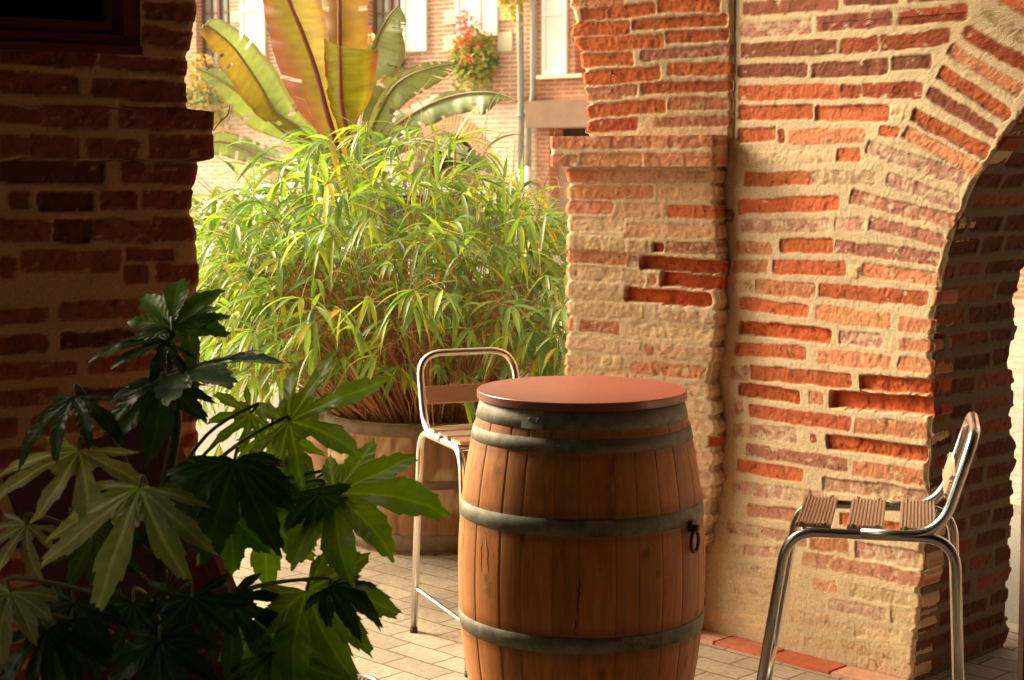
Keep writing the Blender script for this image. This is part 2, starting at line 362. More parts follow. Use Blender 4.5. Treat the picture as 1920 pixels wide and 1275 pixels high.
# ---------------------------------------------------------------- arcade pier with the arch (right)
A0=ground(1319,1183); A1=ground(1682,1275); Au=(A1-A0).normalized(); An=Vector((Au.y,-Au.x,0)); 
if An.y>0: An=-An
def Aon(x,y):
    p=on_plane(x,y,A0,An); return (p-A0).dot(Au),p.z
TA=[((1360,0,3.4286),[(120,55,720,20,80,'p'),(775,0,1110,-10,62,'p'),(1180,-30,1600,-60,80,'d'),
(105,195,550,170,85,'w'),(590,155,1070,115,95,'p'),(1120,110,1545,80,95,'d'),
(105,325,710,300,90,'p'),(745,300,980,280,85,'d'),(1005,280,1435,235,90,'d'),
(85,460,520,450,80,'p'),(560,455,1040,425,90,'p'),(1075,410,1315,395,85,'p'),
(90,600,720,585,85,'o'),(740,585,865,590,80,'d'),(885,580,1265,580,90,'d'),
(90,725,560,725,85,'o'),(590,735,1050,730,90,'o'),(1080,725,1200,720,70,'c'),
(85,870,315,865,80,'o'),(345,880,375,875,80,'d'),(410,880,890,870,85,'s'),(1000,840,1110,860,60,'o'),
(90,1020,700,1010,70,'c'),(725,1000,860,1000,75,'o'),
(1780,-20,1980,80,80,'o'),(1670,70,1960,270,85,'g'),(1540,205,1960,430,95,'d'),(1450,320,1900,590,85,'s'),(1385,460,1820,745,95,'o'),(1310,590,1740,860,85,'p'),
(1215,740,1680,985,95,'o'),(1155,855,1630,1100,85,'s'),(915,945,1560,1160,85,'w')]),
((1360,310,3.4286),[(1045,85,1500,250,85,'w'),(810,200,1480,365,85,'m'),(130,90,545,85,80,'o'),(560,80,960,80,80,'g'),(90,265,725,245,85,'o'),
(110,390,665,385,80,'w'),(715,380,890,380,80,'w'),(930,375,1410,485,80,'m'),(75,525,285,530,70,'s'),(360,515,685,520,85,'o'),(710,520,1370,600,80,'m'),
(60,645,265,650,75,'s'),(310,655,765,670,85,'o'),(800,680,850,690,70,'c'),(880,670,1370,735,80,'s'),
(50,765,180,780,80,'c'),(200,775,570,815,85,'s'),(610,805,1290,860,85,'o'),(1335,855,1375,855,80,'s'),
(100,885,530,945,70,'o'),(590,945,1050,1000,95,'s'),(1120,1015,1370,1035,80,'s'),(90,1040,670,1100,80,'r')]),
((1360,620,3.4286),[(740,45,1000,70,75,'w'),(1120,90,1360,100,75,'s'),(65,115,510,145,80,'o'),(590,160,1050,205,85,'s'),(1120,210,1370,240,80,'s'),
(35,260,140,275,85,'w'),(165,270,800,325,85,'o'),(870,330,1360,370,90,'r'),(90,375,470,430,75,'r'),(540,435,630,440,75,'s'),(675,440,1340,490,100,'R'),
(60,490,105,490,90,'w'),(155,515,800,600,80,'o'),(840,605,1310,650,90,'s'),(50,640,455,670,80,'w'),(545,690,575,690,50,'d'),(650,710,1300,800,85,'r'),
(140,765,780,860,75,'m'),(820,880,1290,945,85,'s'),(80,865,495,940,75,'o'),(630,985,1290,1070,80,'w'),(50,1005,630,1080,75,'w')]),
((1300,920,3.0968),[(320,110,660,150,65,'m'),(200,205,650,290,62,'w'),(680,305,900,325,70,'s'),(950,340,1340,410,90,'w'),(150,330,290,350,60,'c'),(300,340,540,370,55,'w'),
(640,390,1330,520,75,'m'),(200,440,520,490,65,'c'),(700,540,830,560,60,'s'),(910,580,1340,650,70,'g'),(200,570,480,590,60,'c'),(790,660,1110,720,65,'w'),(1150,720,1330,760,90,'c'),
(200,640,480,690,60,'c'),(560,720,900,790,70,'c'),(940,810,1190,850,70,'c'),(1210,860,1340,880,80,'c'),(860,900,1320,970,70,'c'),(100,720,420,770,60,'c'),(500,850,800,890,60,'c'),(950,1010,1290,1060,70,'c')])]
bA=digit(TA,A0,Au,An)
sE,zS=Aon(1753,600)[0],1.05
RA=1.0
def archedge(z):
    base=sE if z>.55 else sE-.03*(.55-z)/.55*1.5
    if z<=zS: return base
    if z<zS+RA*.985: return sE+RA-math.sqrt(RA*RA-(z-zS)**2)
    return sE+RA
pier=thing('arcade_pier','sunlit brick arcade pier with eroded orange bricks and an arch springing to the right','pier',(A0.x,A0.y,0))
# warmer, thicker lime plaster towards the foot comes from the 'c' bricks
masonry('spandrel',plane_map(A0,Au,An),-.16,lambda z:sE+2*RA+.9,zS+RA*.985-.005,2.50,bA,.006,pier,seed=11,fill=(.073,'oosmdpcw',(.22,.3,.2)),edge=.010,thick=.10)
masonry('wall_face',plane_map(A0,Au,An),-.16,archedge,0,zS+RA*.985-.005,bA,.0042,pier,seed=11,fill=(.073,'oosmdpcw',(.22,.3,.2)) ,edge=.010,thick=.10,plaster=.62)
# reveal + curved soffit of the arch (path: up the jamb, then round the arch)
Ad=-An  # into the wall
TH=.50
def reveal_map(U,V,h):
    # V: path length, U: depth into wall 0..TH ; normal +Au on the jamb
    a=np.clip((V-zS)/RA,0,math.pi/2)
    ups=V<zS
    s=np.where(ups,sE-np.where(V<.55,.045*(.55-V)/.55,0),sE+RA-RA*np.cos(a)); z=np.where(ups,V,zS+RA*np.sin(a))
    nx=np.where(ups,1.,np.cos(a)); nz=np.where(ups,0.,-np.sin(a))
    s=s+nx*h; z=z+nz*h
    o=np.array(A0);u=np.array(Au);d=np.array(Ad)
    return o+s[...,None]*u+z[...,None]*np.array((0,0,1.))+(U[...,None]+.004)*d
masonry('arch_reveal',reveal_map,0.0,lambda v:TH-.02+.012*math.sin(v*31)+.10*max(0,1-v)**1.5,0,zS+RA*1.45,[],.0055,pier,seed=23,fill=(.073,'kkpkkpk',(.30,.13,.22)),edge=.022,back=False,amp=1.3,mortar=MORTAR*.30)  # shade painted in: dark brick codes and strongly darkened mortar
# core behind the wall face
mb=MB(); 
for k in range(24):
    z0=k*.1; z1=z0+.1; s1=max(.05,archedge(z0+.05)-.03) if z0<2.0 else sE+2.6
    s1=min(archedge(z0),archedge(z1))-.012 if z0<1.95 else sE+RA*1.2
    c=Vector(A0)+Au*((s1-.10)/2)+Ad*.27+Vector((0,0,(z0+z1)/2)); mb.box(c,Au,Ad,Vector((0,0,1)),(s1+.10)/2,.165,.05,(.30,.14,.07,1))
mb.box(Vector(A0)+Au*1.0+Ad*.24+Vector((0,0,2.85)),Au,Ad,Vector((0,0,1)),2.2,.22,.45,(.30,.14,.07,1))
mb.build('wall_core',M['masonry'],pier)

# ---------------------------------------------------------------- pilaster with impost, left of the wall face
th=R(28); Bu=Vector((math.cos(th),-math.sin(th),0)); Bn=Vector((-math.sin(th),-math.cos(th),0))
def Bplane(px_,Yc): return at(px_,400,Yc)
jr=on_plane(1374,400,A0,An)                        # where the upper part meets the wall face
Bo_up=Vector((jr.x,jr.y,0))+Bn*.015
Bo_lo=Vector((jr.x,jr.y,0))+Bn*.060
Bo_im=Vector((jr.x,jr.y,0))+Bn*.105
def bu(px_,py,o): 
    p=on_plane(px_,py,o,Bn); return (p-o).dot(Bu),p.z
T5=[((1020,0,3.8632),[(200,20,575,5,60,'s'),(265,110,800,65,80,'o'),(830,45,1280,35,90,'o'),(220,215,620,200,90,'o'),(650,185,1330,140,70,'o'),(235,325,860,300,90,'o'),(890,270,1340,250,75,'o'),
(255,435,645,430,90,'o'),(705,405,1370,360,70,'m'),(260,575,835,530,95,'o'),(905,510,1355,495,80,'o'),(265,690,665,660,85,'s'),(710,645,1355,620,70,'o'),(290,810,875,765,90,'o'),(915,750,1360,755,80,'s'),
(310,920,670,900,85,'d'),(810,885,1355,875,65,'m')])]
zI0=bu(1200,312,Bo_im)[1]; zI1=bu(1200,254,Bo_im)[1]
def upL(z):   # left edge of the springing arch
    y0=bu(1098,250,Bo_up); y1=bu(1062,0,Bo_up); t=(z-y0[1])/(y1[1]-y0[1]); return y0[0]+(y1[0]-y0[0])*t**1.6 if t>0 else y0[0]
pil=thing('pilaster','brick pilaster with projecting impost, orange above and limewashed cream below, behind the barrel','pilaster',tuple(Bo_lo))
masonry('arch_springing',plane_map(Bo_up,Bu,Bn),0,lambda z:.0,zI1-.01,2.35,digit(T5,Bo_up,Bu,Bn),.0045,pil,seed=31,fill=(.073,'oos',(.3,.2)),edge=.006,edgeL=.018,thick=.34,u0f=upL)
TI=[((1020,0,3.8632),[(20,1030,480,1025,85,'s'),(495,1030,880,1025,85,'s'),(895,1025,1240,1020,85,'s'),(25,1165,240,1165,80,'s'),(265,1160,700,1160,85,'s'),(720,1155,840,1155,80,'s'),(865,1155,1240,1155,85,'s')])]
masonry('impost',plane_map(Bo_im,Bu,Bn),bu(1030,285,Bo_im)[0],lambda z:bu(1343,285,Bo_im)[0],zI0,zI1,digit(TI,Bo_im,Bu,Bn),.0045,pil,seed=37,edge=.004,edgeL=.006,thick=.40)
T6=[((1020,310,3.8632),[(155,75,385,85,85,'s'),(390,80,1010,80,85,'t'),(1035,85,1250,85,75,'t'),(165,195,785,195,85,'s'),(830,205,1250,200,85,'t'),(165,305,485,310,85,'s'),(510,325,875,330,95,'t'),(905,335,1260,340,85,'o'),
(175,430,580,435,85,'c'),(590,470,1270,480,90,'t'),(165,555,735,590,95,'c'),(790,595,855,595,55,'r'),(885,590,1290,605,75,'m'),(180,660,590,680,85,'s'),(615,690,670,695,75,'m'),(700,705,1330,740,90,'R'),
(170,780,550,800,95,'c'),(560,800,720,830,85,'c'),(765,825,805,825,60,'s'),(850,820,1320,860,90,'R'),(165,900,550,930,100,'c'),(600,930,1210,980,90,'R'),(160,1030,710,1070,90,'c'),(800,1070,1260,1110,85,'c'),
(150,1150,215,1150,80,'s'),(270,1160,540,1185,80,'s'),(650,1190,1250,1230,85,'c')]),
((1020,620,3.8632),[(180,80,700,120,90,'c'),(740,140,790,140,70,'s'),(840,150,1270,175,90,'c'),(175,210,415,230,80,'c'),(425,230,555,235,80,'c'),(635,260,1180,310,80,'s'),(170,310,620,340,80,'c'),
(1030,430,1240,440,80,'c'),(1030,540,1230,560,80,'c'),(1245,570,1330,570,80,'r'),(1040,680,1270,700,80,'c'),(1060,790,1180,800,70,'c'),(1185,800,1280,810,70,'r'),(1090,920,1240,930,80,'c'),(1110,1060,1260,1070,80,'w'),(1130,1180,1270,1190,80,'w')])]
uR=bu(1346,500,Bo_lo)[0]; uL=bu(1062,500,Bo_lo)[0]
def loR(z):
    return uR-.012*math.sin(z*9)-.0-(max(0,.62-z)*.14)
masonry('shaft',plane_map(Bo_lo,Bu,Bn),uL,loR,0,zI0+.002,digit(T6,Bo_lo,Bu,Bn),.0045,pil,seed=41,fill=(.073,'cccwts',(.3,.2,.25)),edge=.012,edgeL=.010,thick=.34)
mb=MB(); hk=on_plane(1150,138,Bo_up+Bn*.004,Bn)
mb.tube(rounded([hk+Bn*-.01,hk+Bn*.015,hk+Bn*.015+Vector((-.003,0,-.03))],.008),.0022,6); mb.tube([hk+Bn*.012,hk+Bn*.012+Vector((0,0,.012))],.004,6)
mb.build('nail_hook',M['wire'],pil)

# ---------------------------------------------------------------- left wall with its window
tl=R(34); Lu=Vector((math.cos(tl),math.sin(tl),0)); Ln=Vector((math.sin(tl),-math.cos(tl),0))
Lo=at(372,400,4.5); Lo.z=0
def lu(px_,py):
    p=on_plane(px_,py,Lo,Ln); return (p-Lo).dot(Lu),p.z
TL=[((0,0,2.126),[(575,40,770,50,70,'d'),(575,140,755,165,70,'d'),(0,225,380,240,60,'p'),(400,240,740,270,50,'d'),(0,320,310,340,80,'d'),(370,350,745,370,75,'p'),(0,455,150,470,60,'p'),(160,460,430,470,85,'d'),(475,465,850,475,85,'d'),
(0,580,110,585,80,'d'),(120,580,310,590,85,'p'),(350,590,550,600,75,'d'),(600,580,845,590,90,'d'),(0,680,415,690,80,'k'),(490,685,780,695,80,'p'),(35,795,115,800,70,'p'),(155,805,370,800,70,'k'),(400,795,540,795,70,'p'),(565,795,775,795,70,'p'),
(0,920,200,925,80,'p'),(220,920,365,920,85,'k'),(380,915,600,925,85,'p'),(610,910,770,920,85,'p'),(90,1040,480,1040,80,'p'),(510,1015,690,1015,45,'p'),(0,1070,60,1070,80,'p'),(500,1095,585,1095,70,'p'),(625,1090,800,1095,70,'p')])]
lw=thing('brick_wall','shadowed dark brick wall end with a stepped edge and the corner of a window','wall',tuple(Lo))
import bisect
ePts=sorted([(lu(x,y)[1],lu(x,y)[0]) for x,y in [(374,-60),(372,0),(362,60),(352,110),(352,160),(352,206),(401,209),(401,299),(372,302),(364,340),(360,395),(372,455),(376,500),(374,560),(372,640),(374,760),(374,900),(374,1275)]])
def lR(z):
    k=bisect.bisect([e[0] for e in ePts],z)
    if k==0: return ePts[0][1]
    if k>=len(ePts): return ePts[-1][1]
    a,b=ePts[k-1],ePts[k]; t=(z-a[0])/max(b[0]-a[0],1e-6); return a[1]+(b[1]-a[1])*t
wu1=lu(264,60)[0]; wz0=lu(120,98)[1]        # window right / bottom in wall coordinates
lmort=MORTAR*np.array((.80,.70,.66))  # mortar darkened to put the passage's shade into the colour
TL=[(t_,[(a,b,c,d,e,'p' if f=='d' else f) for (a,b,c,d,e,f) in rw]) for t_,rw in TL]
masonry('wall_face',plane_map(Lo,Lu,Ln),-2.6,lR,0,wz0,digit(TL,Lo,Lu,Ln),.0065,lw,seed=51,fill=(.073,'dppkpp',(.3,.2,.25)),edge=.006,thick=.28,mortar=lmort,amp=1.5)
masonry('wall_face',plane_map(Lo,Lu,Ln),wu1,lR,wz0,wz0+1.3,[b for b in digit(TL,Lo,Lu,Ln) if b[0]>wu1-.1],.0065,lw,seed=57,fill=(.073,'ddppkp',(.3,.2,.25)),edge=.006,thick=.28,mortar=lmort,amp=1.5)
Z=Vector((0,0,1))
mb=MB(); mb.box(Lo+Lu*(wu1-1.0-1.3)+Ln*-.23+Z*(wz0+.65),Lu,Ln,Z,1.3-.35,.23,.65); mb.build('wall_side',M['inner'],lw)
win=bpy.data.objects.new('window',None); link(win,lw)
mb=MB(); fw=.033
def fr(u0,u1,z0,z1,dep0,dep1): mb.box(Lo+Lu*((u0+u1)/2)+Ln*((dep0+dep1)/2)+Z*((z0+z1)/2),Lu,Ln,Z,(u1-u0)/2,abs(dep1-dep0)/2,(z1-z0)/2)
wu0=wu1-.62
fr(wu0,wu1,wz0,wz0+.022,-.10,.012); fr(wu0,wu1-.0,wz0+.022,wz0+.050,-.10,-.008)
fr(wu1-.045,wu1,wz0+.05,wz0+1.3,-.10,-.004); fr(wu0,wu0+.045,wz0+.05,wz0+1.3,-.10,-.004); fr(wu0+.045,wu1-.045,wz0+1.25,wz0+1.3,-.10,-.008)
fr(wu0+.045,wu1-.045,wz0+.05,wz0+.085,-.09,-.03); fr(wu1-.075,wu1-.045,wz0+.085,wz0+1.25,-.09,-.03)
fo=mb.build('frame',M['maroon'],win)
mb=MB(); fr(wu0+.045,wu1-.075,wz0+.085,wz0+1.25,-.075,-.068); mb.build('pane',M['glass_dark'],win)
# thin dry vine on the wall edge
mb=MB(); mb.tube(smoothline([at(431,196,4.62),at(427,215,4.6),at(413,228,4.58),at(400,245,4.56)]),.0016,5); tag(mb.build('dry_twig',M['wire']),'thin dry twig curling off the step of the dark wall','twig')

# ---------------------------------------------------------------- covered passage round the camera: ceiling and walls that keep it dark
def W(p,q,z): return Vector(((p+q)/math.sqrt(2),(p-q)/math.sqrt(2),z))
cz=2.95
def wallseg(a,b,z0,z1,t=.2):
    m=MB(); d=(b-a); l_=d.length; d.normalize(); nn=Vector((-d.y,d.x,0)); m.box((a+b)/2+Z*((z0+z1)/2)-Vector((0,0,0)),d,nn,Z,l_/2,t/2,(z1-z0)/2); return m
mb=MB()
Lend=Lo+Lu*-2.6
poly=[Lo+Lu*.02,Bo_up+Bu*-.5,Vector(A0),Vector(A0)+Au*3.6,Vector((3.2,-2.5,0)),Vector((-3.6,-2.5,0)),Lend]
vv=[Vector((p.x,p.y,cz)) for p in poly]+[Vector((p.x,p.y,cz+.25)) for p in poly]; n=len(poly)
mb.add(vv,[tuple(range(n)),tuple(range(2*n-1,n-1,-1))]+[(i,i+n,(i+1)%n+n,(i+1)%n) for i in range(n)])
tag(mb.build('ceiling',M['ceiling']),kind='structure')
mb=MB(); a_=Vector(A0)+Au*.55+Ad*.50; b_=Vector(A0)+Au*3.6+Ad*.50
q=[a_,b_,b_+Ad*4.6,a_+Ad*4.6+Au*2.4]; vv=[Vector((p.x,p.y,cz-.1)) for p in q]+[Vector((p.x,p.y,cz+.15)) for p in q]
mb.add(vv,[(0,1,2,3),(7,6,5,4)]+[(i,i+4,(i+1)%4+4,(i+1)%4) for i in range(4)])
tag(mb.build('added_overhang',M['ceiling']),kind='structure')  # unseen slab added to cut skylight on the arch reveal
mb=MB(); c=Vector(A0)+Au*(sE+2*RA+.5)+Ad*.24; mb.box(c+Z*1.45,Au,Ad,Z,.5,.235,1.45,(.30,.14,.07,1))
mb.box(Vector(A0)+Au*(sE+RA*1.5+.1)+Ad*.24+Z*2.22,Au,Ad,Z,RA*.5+.0,.22,.17,(.30,.14,.07,1))
mb.build('far_jamb',M['masonry'],pier)
m=wallseg(Vector(A0)+Au*2.95+Ad*.5,Vector(A0)+Au*3.4+Ad*5.0,0,cz); tag(m.build('unseen_wall_right',M['inner']),kind='structure')  # unseen side wall added outside the arch to darken its reveal
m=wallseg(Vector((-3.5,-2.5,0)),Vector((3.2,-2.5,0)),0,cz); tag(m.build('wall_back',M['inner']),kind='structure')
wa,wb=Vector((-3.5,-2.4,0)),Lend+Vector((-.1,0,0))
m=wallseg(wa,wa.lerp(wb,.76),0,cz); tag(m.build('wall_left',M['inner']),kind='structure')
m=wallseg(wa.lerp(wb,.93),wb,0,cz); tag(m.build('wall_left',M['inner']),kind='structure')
m=wallseg(wa.lerp(wb,.76),wa.lerp(wb,.93),0,1.0); tag(m.build('wall_left',M['inner']),kind='structure')  # left wall shaped with an added gap above to light the leaves
m=wallseg(Vector((3.2,-2.4,0)),Vector(A0)+Au*3.4,0,cz); tag(m.build('unseen_wall_right',M['inner']),kind='structure')
# ---------------------------------------------------------------- ground
def sheet(name,p0,p1,q0,q1,z,mt):
    o=mesh_obj(name,[W(p0,q0,z),W(p1,q0,z),W(p1,q1,z),W(p0,q1,z)],[(0,1,2,3)],mt); 
    if o.data.polygons[0].normal.z<0: o.data.flip_normals()
    return tag(o,kind='structure')
s2=math.sqrt(2)
sheet('ground',-80,120,-100,100,-.12,M['far_pavers'])
sheet('pavement',-10,7.3/s2,-30,30,0,M['pavers'])
sheet('road',7.3/s2,10.0/s2,-60,60,-.035,M['asphalt'])
sheet('street_paving',10.16/s2,80,-70,70,0,M['far_pavers'])
mb=MB(); pa,pb=10.0/s2,10.16/s2
for k in range(-14,15):
    c=W((pa+pb)/2,k*1.0,-.05); mb.box(c,W(1,0,0),W(0,1,0),Z,(pb-pa)/2,.494,.058)
tag(mb.build('kerb',M['kerb']),kind='structure')
mb=MB(); 
for k in range(-40,60):
    c=W(7.3/s2-.0,k*.25,-.05); mb.box(c,W(1,0,0),W(0,1,0),Z,.05,.122,.053)
tag(mb.build('paving_edge',M['kerb']),kind='structure')
# red brick border at the foot of the wall
mb=MB(); x=-.35; rr=random.Random(3)
while x<3.0:
    ln=rr.choice((.22,.24,.26)); c0=rr.choice(((.52,.15,.075,1),(.60,.25,.14,1),(.48,.11,.045,1),(.60,.30,.19,1)))
    mb.box(Vector(A0)+Au*(x+ln/2)+An*.056+Z*(-.012),Au,An,Z,ln/2-.006,.05,.020+rr.uniform(0,.004),c0); x+=ln
ob=mb.build('brick_border',M['border']); tag(ob,kind='structure')

# ---------------------------------------------------------------- wine barrel
bc=ground(1091,731,.985); bc.z=0
def brad(z):
    t=(z-.50)/.47; return .335-.062*t*t-.004*t**4
def hr(z): return brad(z)
bar=thing('wine_barrel','oak wine barrel with dull galvanised hoops standing by the brick pier','barrel',tuple(bc))
ns=26; sub=10; nz=110; vs_=[];cs=[];fs=[]
rb=random.Random(12); toneS=[rb.uniform(.86,1.10) for _ in range(ns)]; hueS=[rb.uniform(.88,1.12) for _ in range(ns)]
wd=[rb.uniform(.7,1.3) for _ in range(ns)]; tot=sum(wd); ang=[0]
for x_ in wd: ang.append(ang[-1]+x_/tot*2*math.pi)
angs=[];
for k in range(ns):
    for j in range(sub): angs.append((ang[k]+(ang[k+1]-ang[k])*(0,.022,.08,.2,.35,.5,.65,.8,.92,.978)[j],k,j))
na=len(angs)
AG,ZG=np.meshgrid(np.array([a for a,_,_ in angs])*.34,.965*np.arange(nz+1)/nz)
WNa=fbm(AG,ZG*.30,.05,301,4); WNb=fbm(AG,ZG*.22,.022,311,4); WNc=fbm(AG,ZG*.05,.006,321,3)
for i in range(nz+1):
    z=.965*i/nz
    for a,k,j in angs:
        e=min(j,sub-j)/sub; g=-.0028 if j==0 else 0
        r=brad(z)+g*.5+.0007*math.sin(math.pi*j/sub)+.0008*math.sin(k*7.3)
        vs_.append(bc+Vector((r*math.cos(a),r*math.sin(a),z)))
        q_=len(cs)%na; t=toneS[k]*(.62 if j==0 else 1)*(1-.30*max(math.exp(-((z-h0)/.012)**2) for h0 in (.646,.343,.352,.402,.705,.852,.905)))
        n1_=float(WNa[i,q_]); n2_=float(WNb[i,q_]); n3_=float(WNc[i,q_])
        t*=1.1*(1+.11*n1_+.06*n3_)
        if n2_>.42: t*=1-.55*min(1,(n2_-.42)*5)
        g_=max(0,n1_)*.10
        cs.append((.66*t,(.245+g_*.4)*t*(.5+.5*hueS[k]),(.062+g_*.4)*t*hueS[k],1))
for i in range(nz):
    for q in range(na): fs.append((i*na+q,i*na+(q+1)%na,(i+1)*na+(q+1)%na,(i+1)*na+q))
fs.append(tuple(nz*na+q for q in range(na)))
mesh_obj('staves',vs_,fs,M['barrel'],bar,True,cs)
hoops=[(.918,.966),(.862,.897),(.655,.698),(.352,.395),(.150,.185),(.05,.10)]
for hi,(z0,z1) in enumerate(hoops):
    mb=MB(); t=.0032; n=96
    pr=[(brad(z0)+.0012,z0),(brad(z0)+t,z0+.0006),(brad((z0+z1)/2)+t+.0006,(z0+z1)/2),(brad(z1)+t,z1-.0006),(brad(z1)+.0012,z1)]
    mb.lathe(bc,pr,n); ho=mb.build('hoop',M['hoop'],bar,True)
    # overlapped riveted joint
    m2=MB(); a0=R(-125+hi*17)
    vv=[];ff=[]
    for k in range(9):
        a=a0+R(k*1.6)
        for (r,z) in ((brad(z0)+t*1.9,z0+.001),(brad(z1)+t*1.9,z1-.001)): vv.append(bc+Vector((r*math.cos(a),r*math.sin(a),z)))
    ff=[(2*k,2*k+2,2*k+3,2*k+1) for k in range(8)]
    m2.add(vv,ff)
    for k in (3,6):
        a=a0+R(k*1.6); zc=(z0+z1)/2; r=brad(zc)+t*2; p=bc+Vector((r*math.cos(a),r*math.sin(a),zc)); m2.tube([p,p+Vector((math.cos(a),math.sin(a),0))*.003],[.0055,.003],8)
    m2.build('rivet_plate',M['hoop'],ho,False)
# ring handle on the right flank
ha=-math.pi/2+R(57); hz=.612; rr_=brad(hz); hd=Vector((math.cos(ha),math.sin(ha),0)); ht_=Vector((-math.sin(ha),math.cos(ha),0))
hc=bc+hd*(rr_+.006)+Z*hz
mb=MB(); mb.tube([hc+hd*.006+ht_*(.021*math.cos(a))+Z*(.028*math.sin(a)) for a in [2*math.pi*k/28 for k in range(29)]],.0048,8); 
mb.tube([hc+Z*.036-hd*.008,hc+Z*.036+hd*.016],.009,10); mb.box(hc+Z*.040-hd*.002,ht_,hd,Z,.016,.003,.013)
mb.build('ring_handle',M['iron'],bar,True)
# cracks and drips on the staves
for (x0,y0,x1,y1) in ((905,1000,903,1080),(912,985,918,1090),(921,720,917,0),(1087,1080,1083,1150),(1080,1160,1078,1190)):
    if y1==0: continue
    pts=[]
    for k in range(9):
        t=k/8; px_=x0+(x1-x0)*t+random.uniform(-1.2,1.2); py_=y0+(y1-y0)*t
        # intersect with belly radius
        p=None; Y=4.42
        for it in range(12):
            q=at(px_,py_,Y); r=brad(q.z); dx=q.x-bc.x; Y=bc.y-math.sqrt(max(r*r-dx*dx,0))
        q=at(px_,py_,Y); pts.append(q+Vector((0,-.0002,0)))
    mb=MB(); mb.tube(pts,[.0006+.0014*math.sin(math.pi*k/8) for k in range(9)],5); mb.build('crack',M['wire'],bar)
# round table top
mb=MB(); LR=.283
mb.lathe((bc.x,bc.y,0),[(.24,.9665),(LR-.002,.9665),(LR,.968),(LR,.9865),(LR-.0015,.9885),(LR-.004,.989),(.0001,.989)],120,capb=True)
lo=mb.build('round_tabletop',M['lid']); tag(lo,'round dark red laminate tabletop lying on the wine barrel','tabletop')
bmm=bmesh.new(); bmm.from_mesh(lo.data); bmesh.ops.recalc_face_normals(bmm,faces=bmm.faces); bmm.to_mesh(lo.data); bmm.free()

# ---------------------------------------------------------------- aluminium bar stools
TR=.0125
def make_stool(loc,f,label):
    rz=math.atan2(f.y,f.x)-math.pi/2
    root=thing('bar_stool',label,'stool',loc,'aluminium bar stools by the barrel',rz)
    SH=.70
    for sx in (-1,1):
        mb=MB(); xr=.178*sx
        P=rounded([(xr*1.10,-.235,.012),(xr,-.200,SH-.0),(xr,.195,SH),(xr*1.10,.300,.012)],.075,9)
        mb.tube(P,TR,14); mb.build('leg_frame',M['alu'],root,True,ws=False)
        for (x,y) in ((xr*1.10,-.235),(xr*1.10,.300)):
            m2=MB(); m2.tube([(x,y,.0),(x,y,.016)],TR*1.12,12); m2.build('foot_cap',M['rubber'],root,True,ws=False)
        m3=MB(); ya=-.235+.035*.2; yb=.300-.105*.2
        m3.tube(rounded([(xr*1.075,ya+.008,.155),(xr*1.02,ya+.05,.150),(xr*1.02,yb-.06,.150),(xr*1.075,yb-.008,.155)],.03,5),.0075,10)
        m3.build('side_stretcher',M['alu'],root,True,ws=False)
    mb=MB()
    xr=.171
    for s_ in (1,):
        P=rounded([(-xr-.010,.02,SH+.004),(-xr-.004,-.165,SH+.004),(-xr,-.240,.957),(xr,-.240,.957),(xr+.004,-.165,SH+.004),(xr+.010,.02,SH+.004)],.085,10)
    mb.tube(P,TR,14); mb.build('back_hoop',M['alu'],root,True,ws=False)
    def slat(c,ax,ay,w_,d_,nrib,name):
        m=MB(); az_=ax.cross(ay)
        m.box(c,ax,ay,az_,w_/2,d_/2,.0022)
        for k in range(nrib):
            cc=c+ay*((k+.5)/nrib-.5)*d_+az_*.0052
            m.box(cc,ax,ay,az_,w_/2,d_/nrib*.27,.0030)
        for sx in(-1,1):
            for sy in (-.33,.33): 
                q=c+ax*(sx*(w_/2-.006))+ay*(sy*d_); m.tube([q-az_*.004,q+az_*.011],.0042,8)
        return m.build(name,M['alu_rib'] if name=='seat_slat' else M['alu_back'],root,False,ws=False)
    for yc in (-.112,.012,.135): slat(Vector((0,yc,SH+TR+.001)),Vector((1,0,0)),Vector((0,1,0)),.352,.086,10,'seat_slat')
    bd=Vector((0,-.080,.281)).normalized()
    slat(Vector((0,-.2035+.016,.822)),Vector((-1,0,0)),bd,.336,.062,8,'back_slat')
    for yb_ in (.16,-.15):
        mb=MB(); mb.tube([(-.176,yb_,SH-.006),(.176,yb_,SH-.006)],.006,8); mb.build('cross_brace',M['alu'],root,True,ws=False)
    mb=MB(); yy=.300-.105*.45; mb.tube([(-.187,yy,.30),(.187,yy,.30)],.0095,10); mb.build('footrest',M['alu'],root,True,ws=False)
    return root
f1=(ground(875,1270)-ground(770,1185)).normalized(); r1=Vector((f1.y*-1,f1.x,0)); r1=-r1 if r1.x<0 else r1
mid=(ground(875,1270)+ground(770,1185))/2
make_stool(tuple(mid+r1*.205-f1*.033),f1,'aluminium bar stool behind the barrel, half hidden, in front of the plant tub')
make_stool((.905,4.09,0),Vector((-.97,.24,0)),'aluminium bar stool on the right, seen side on before the brick pier')

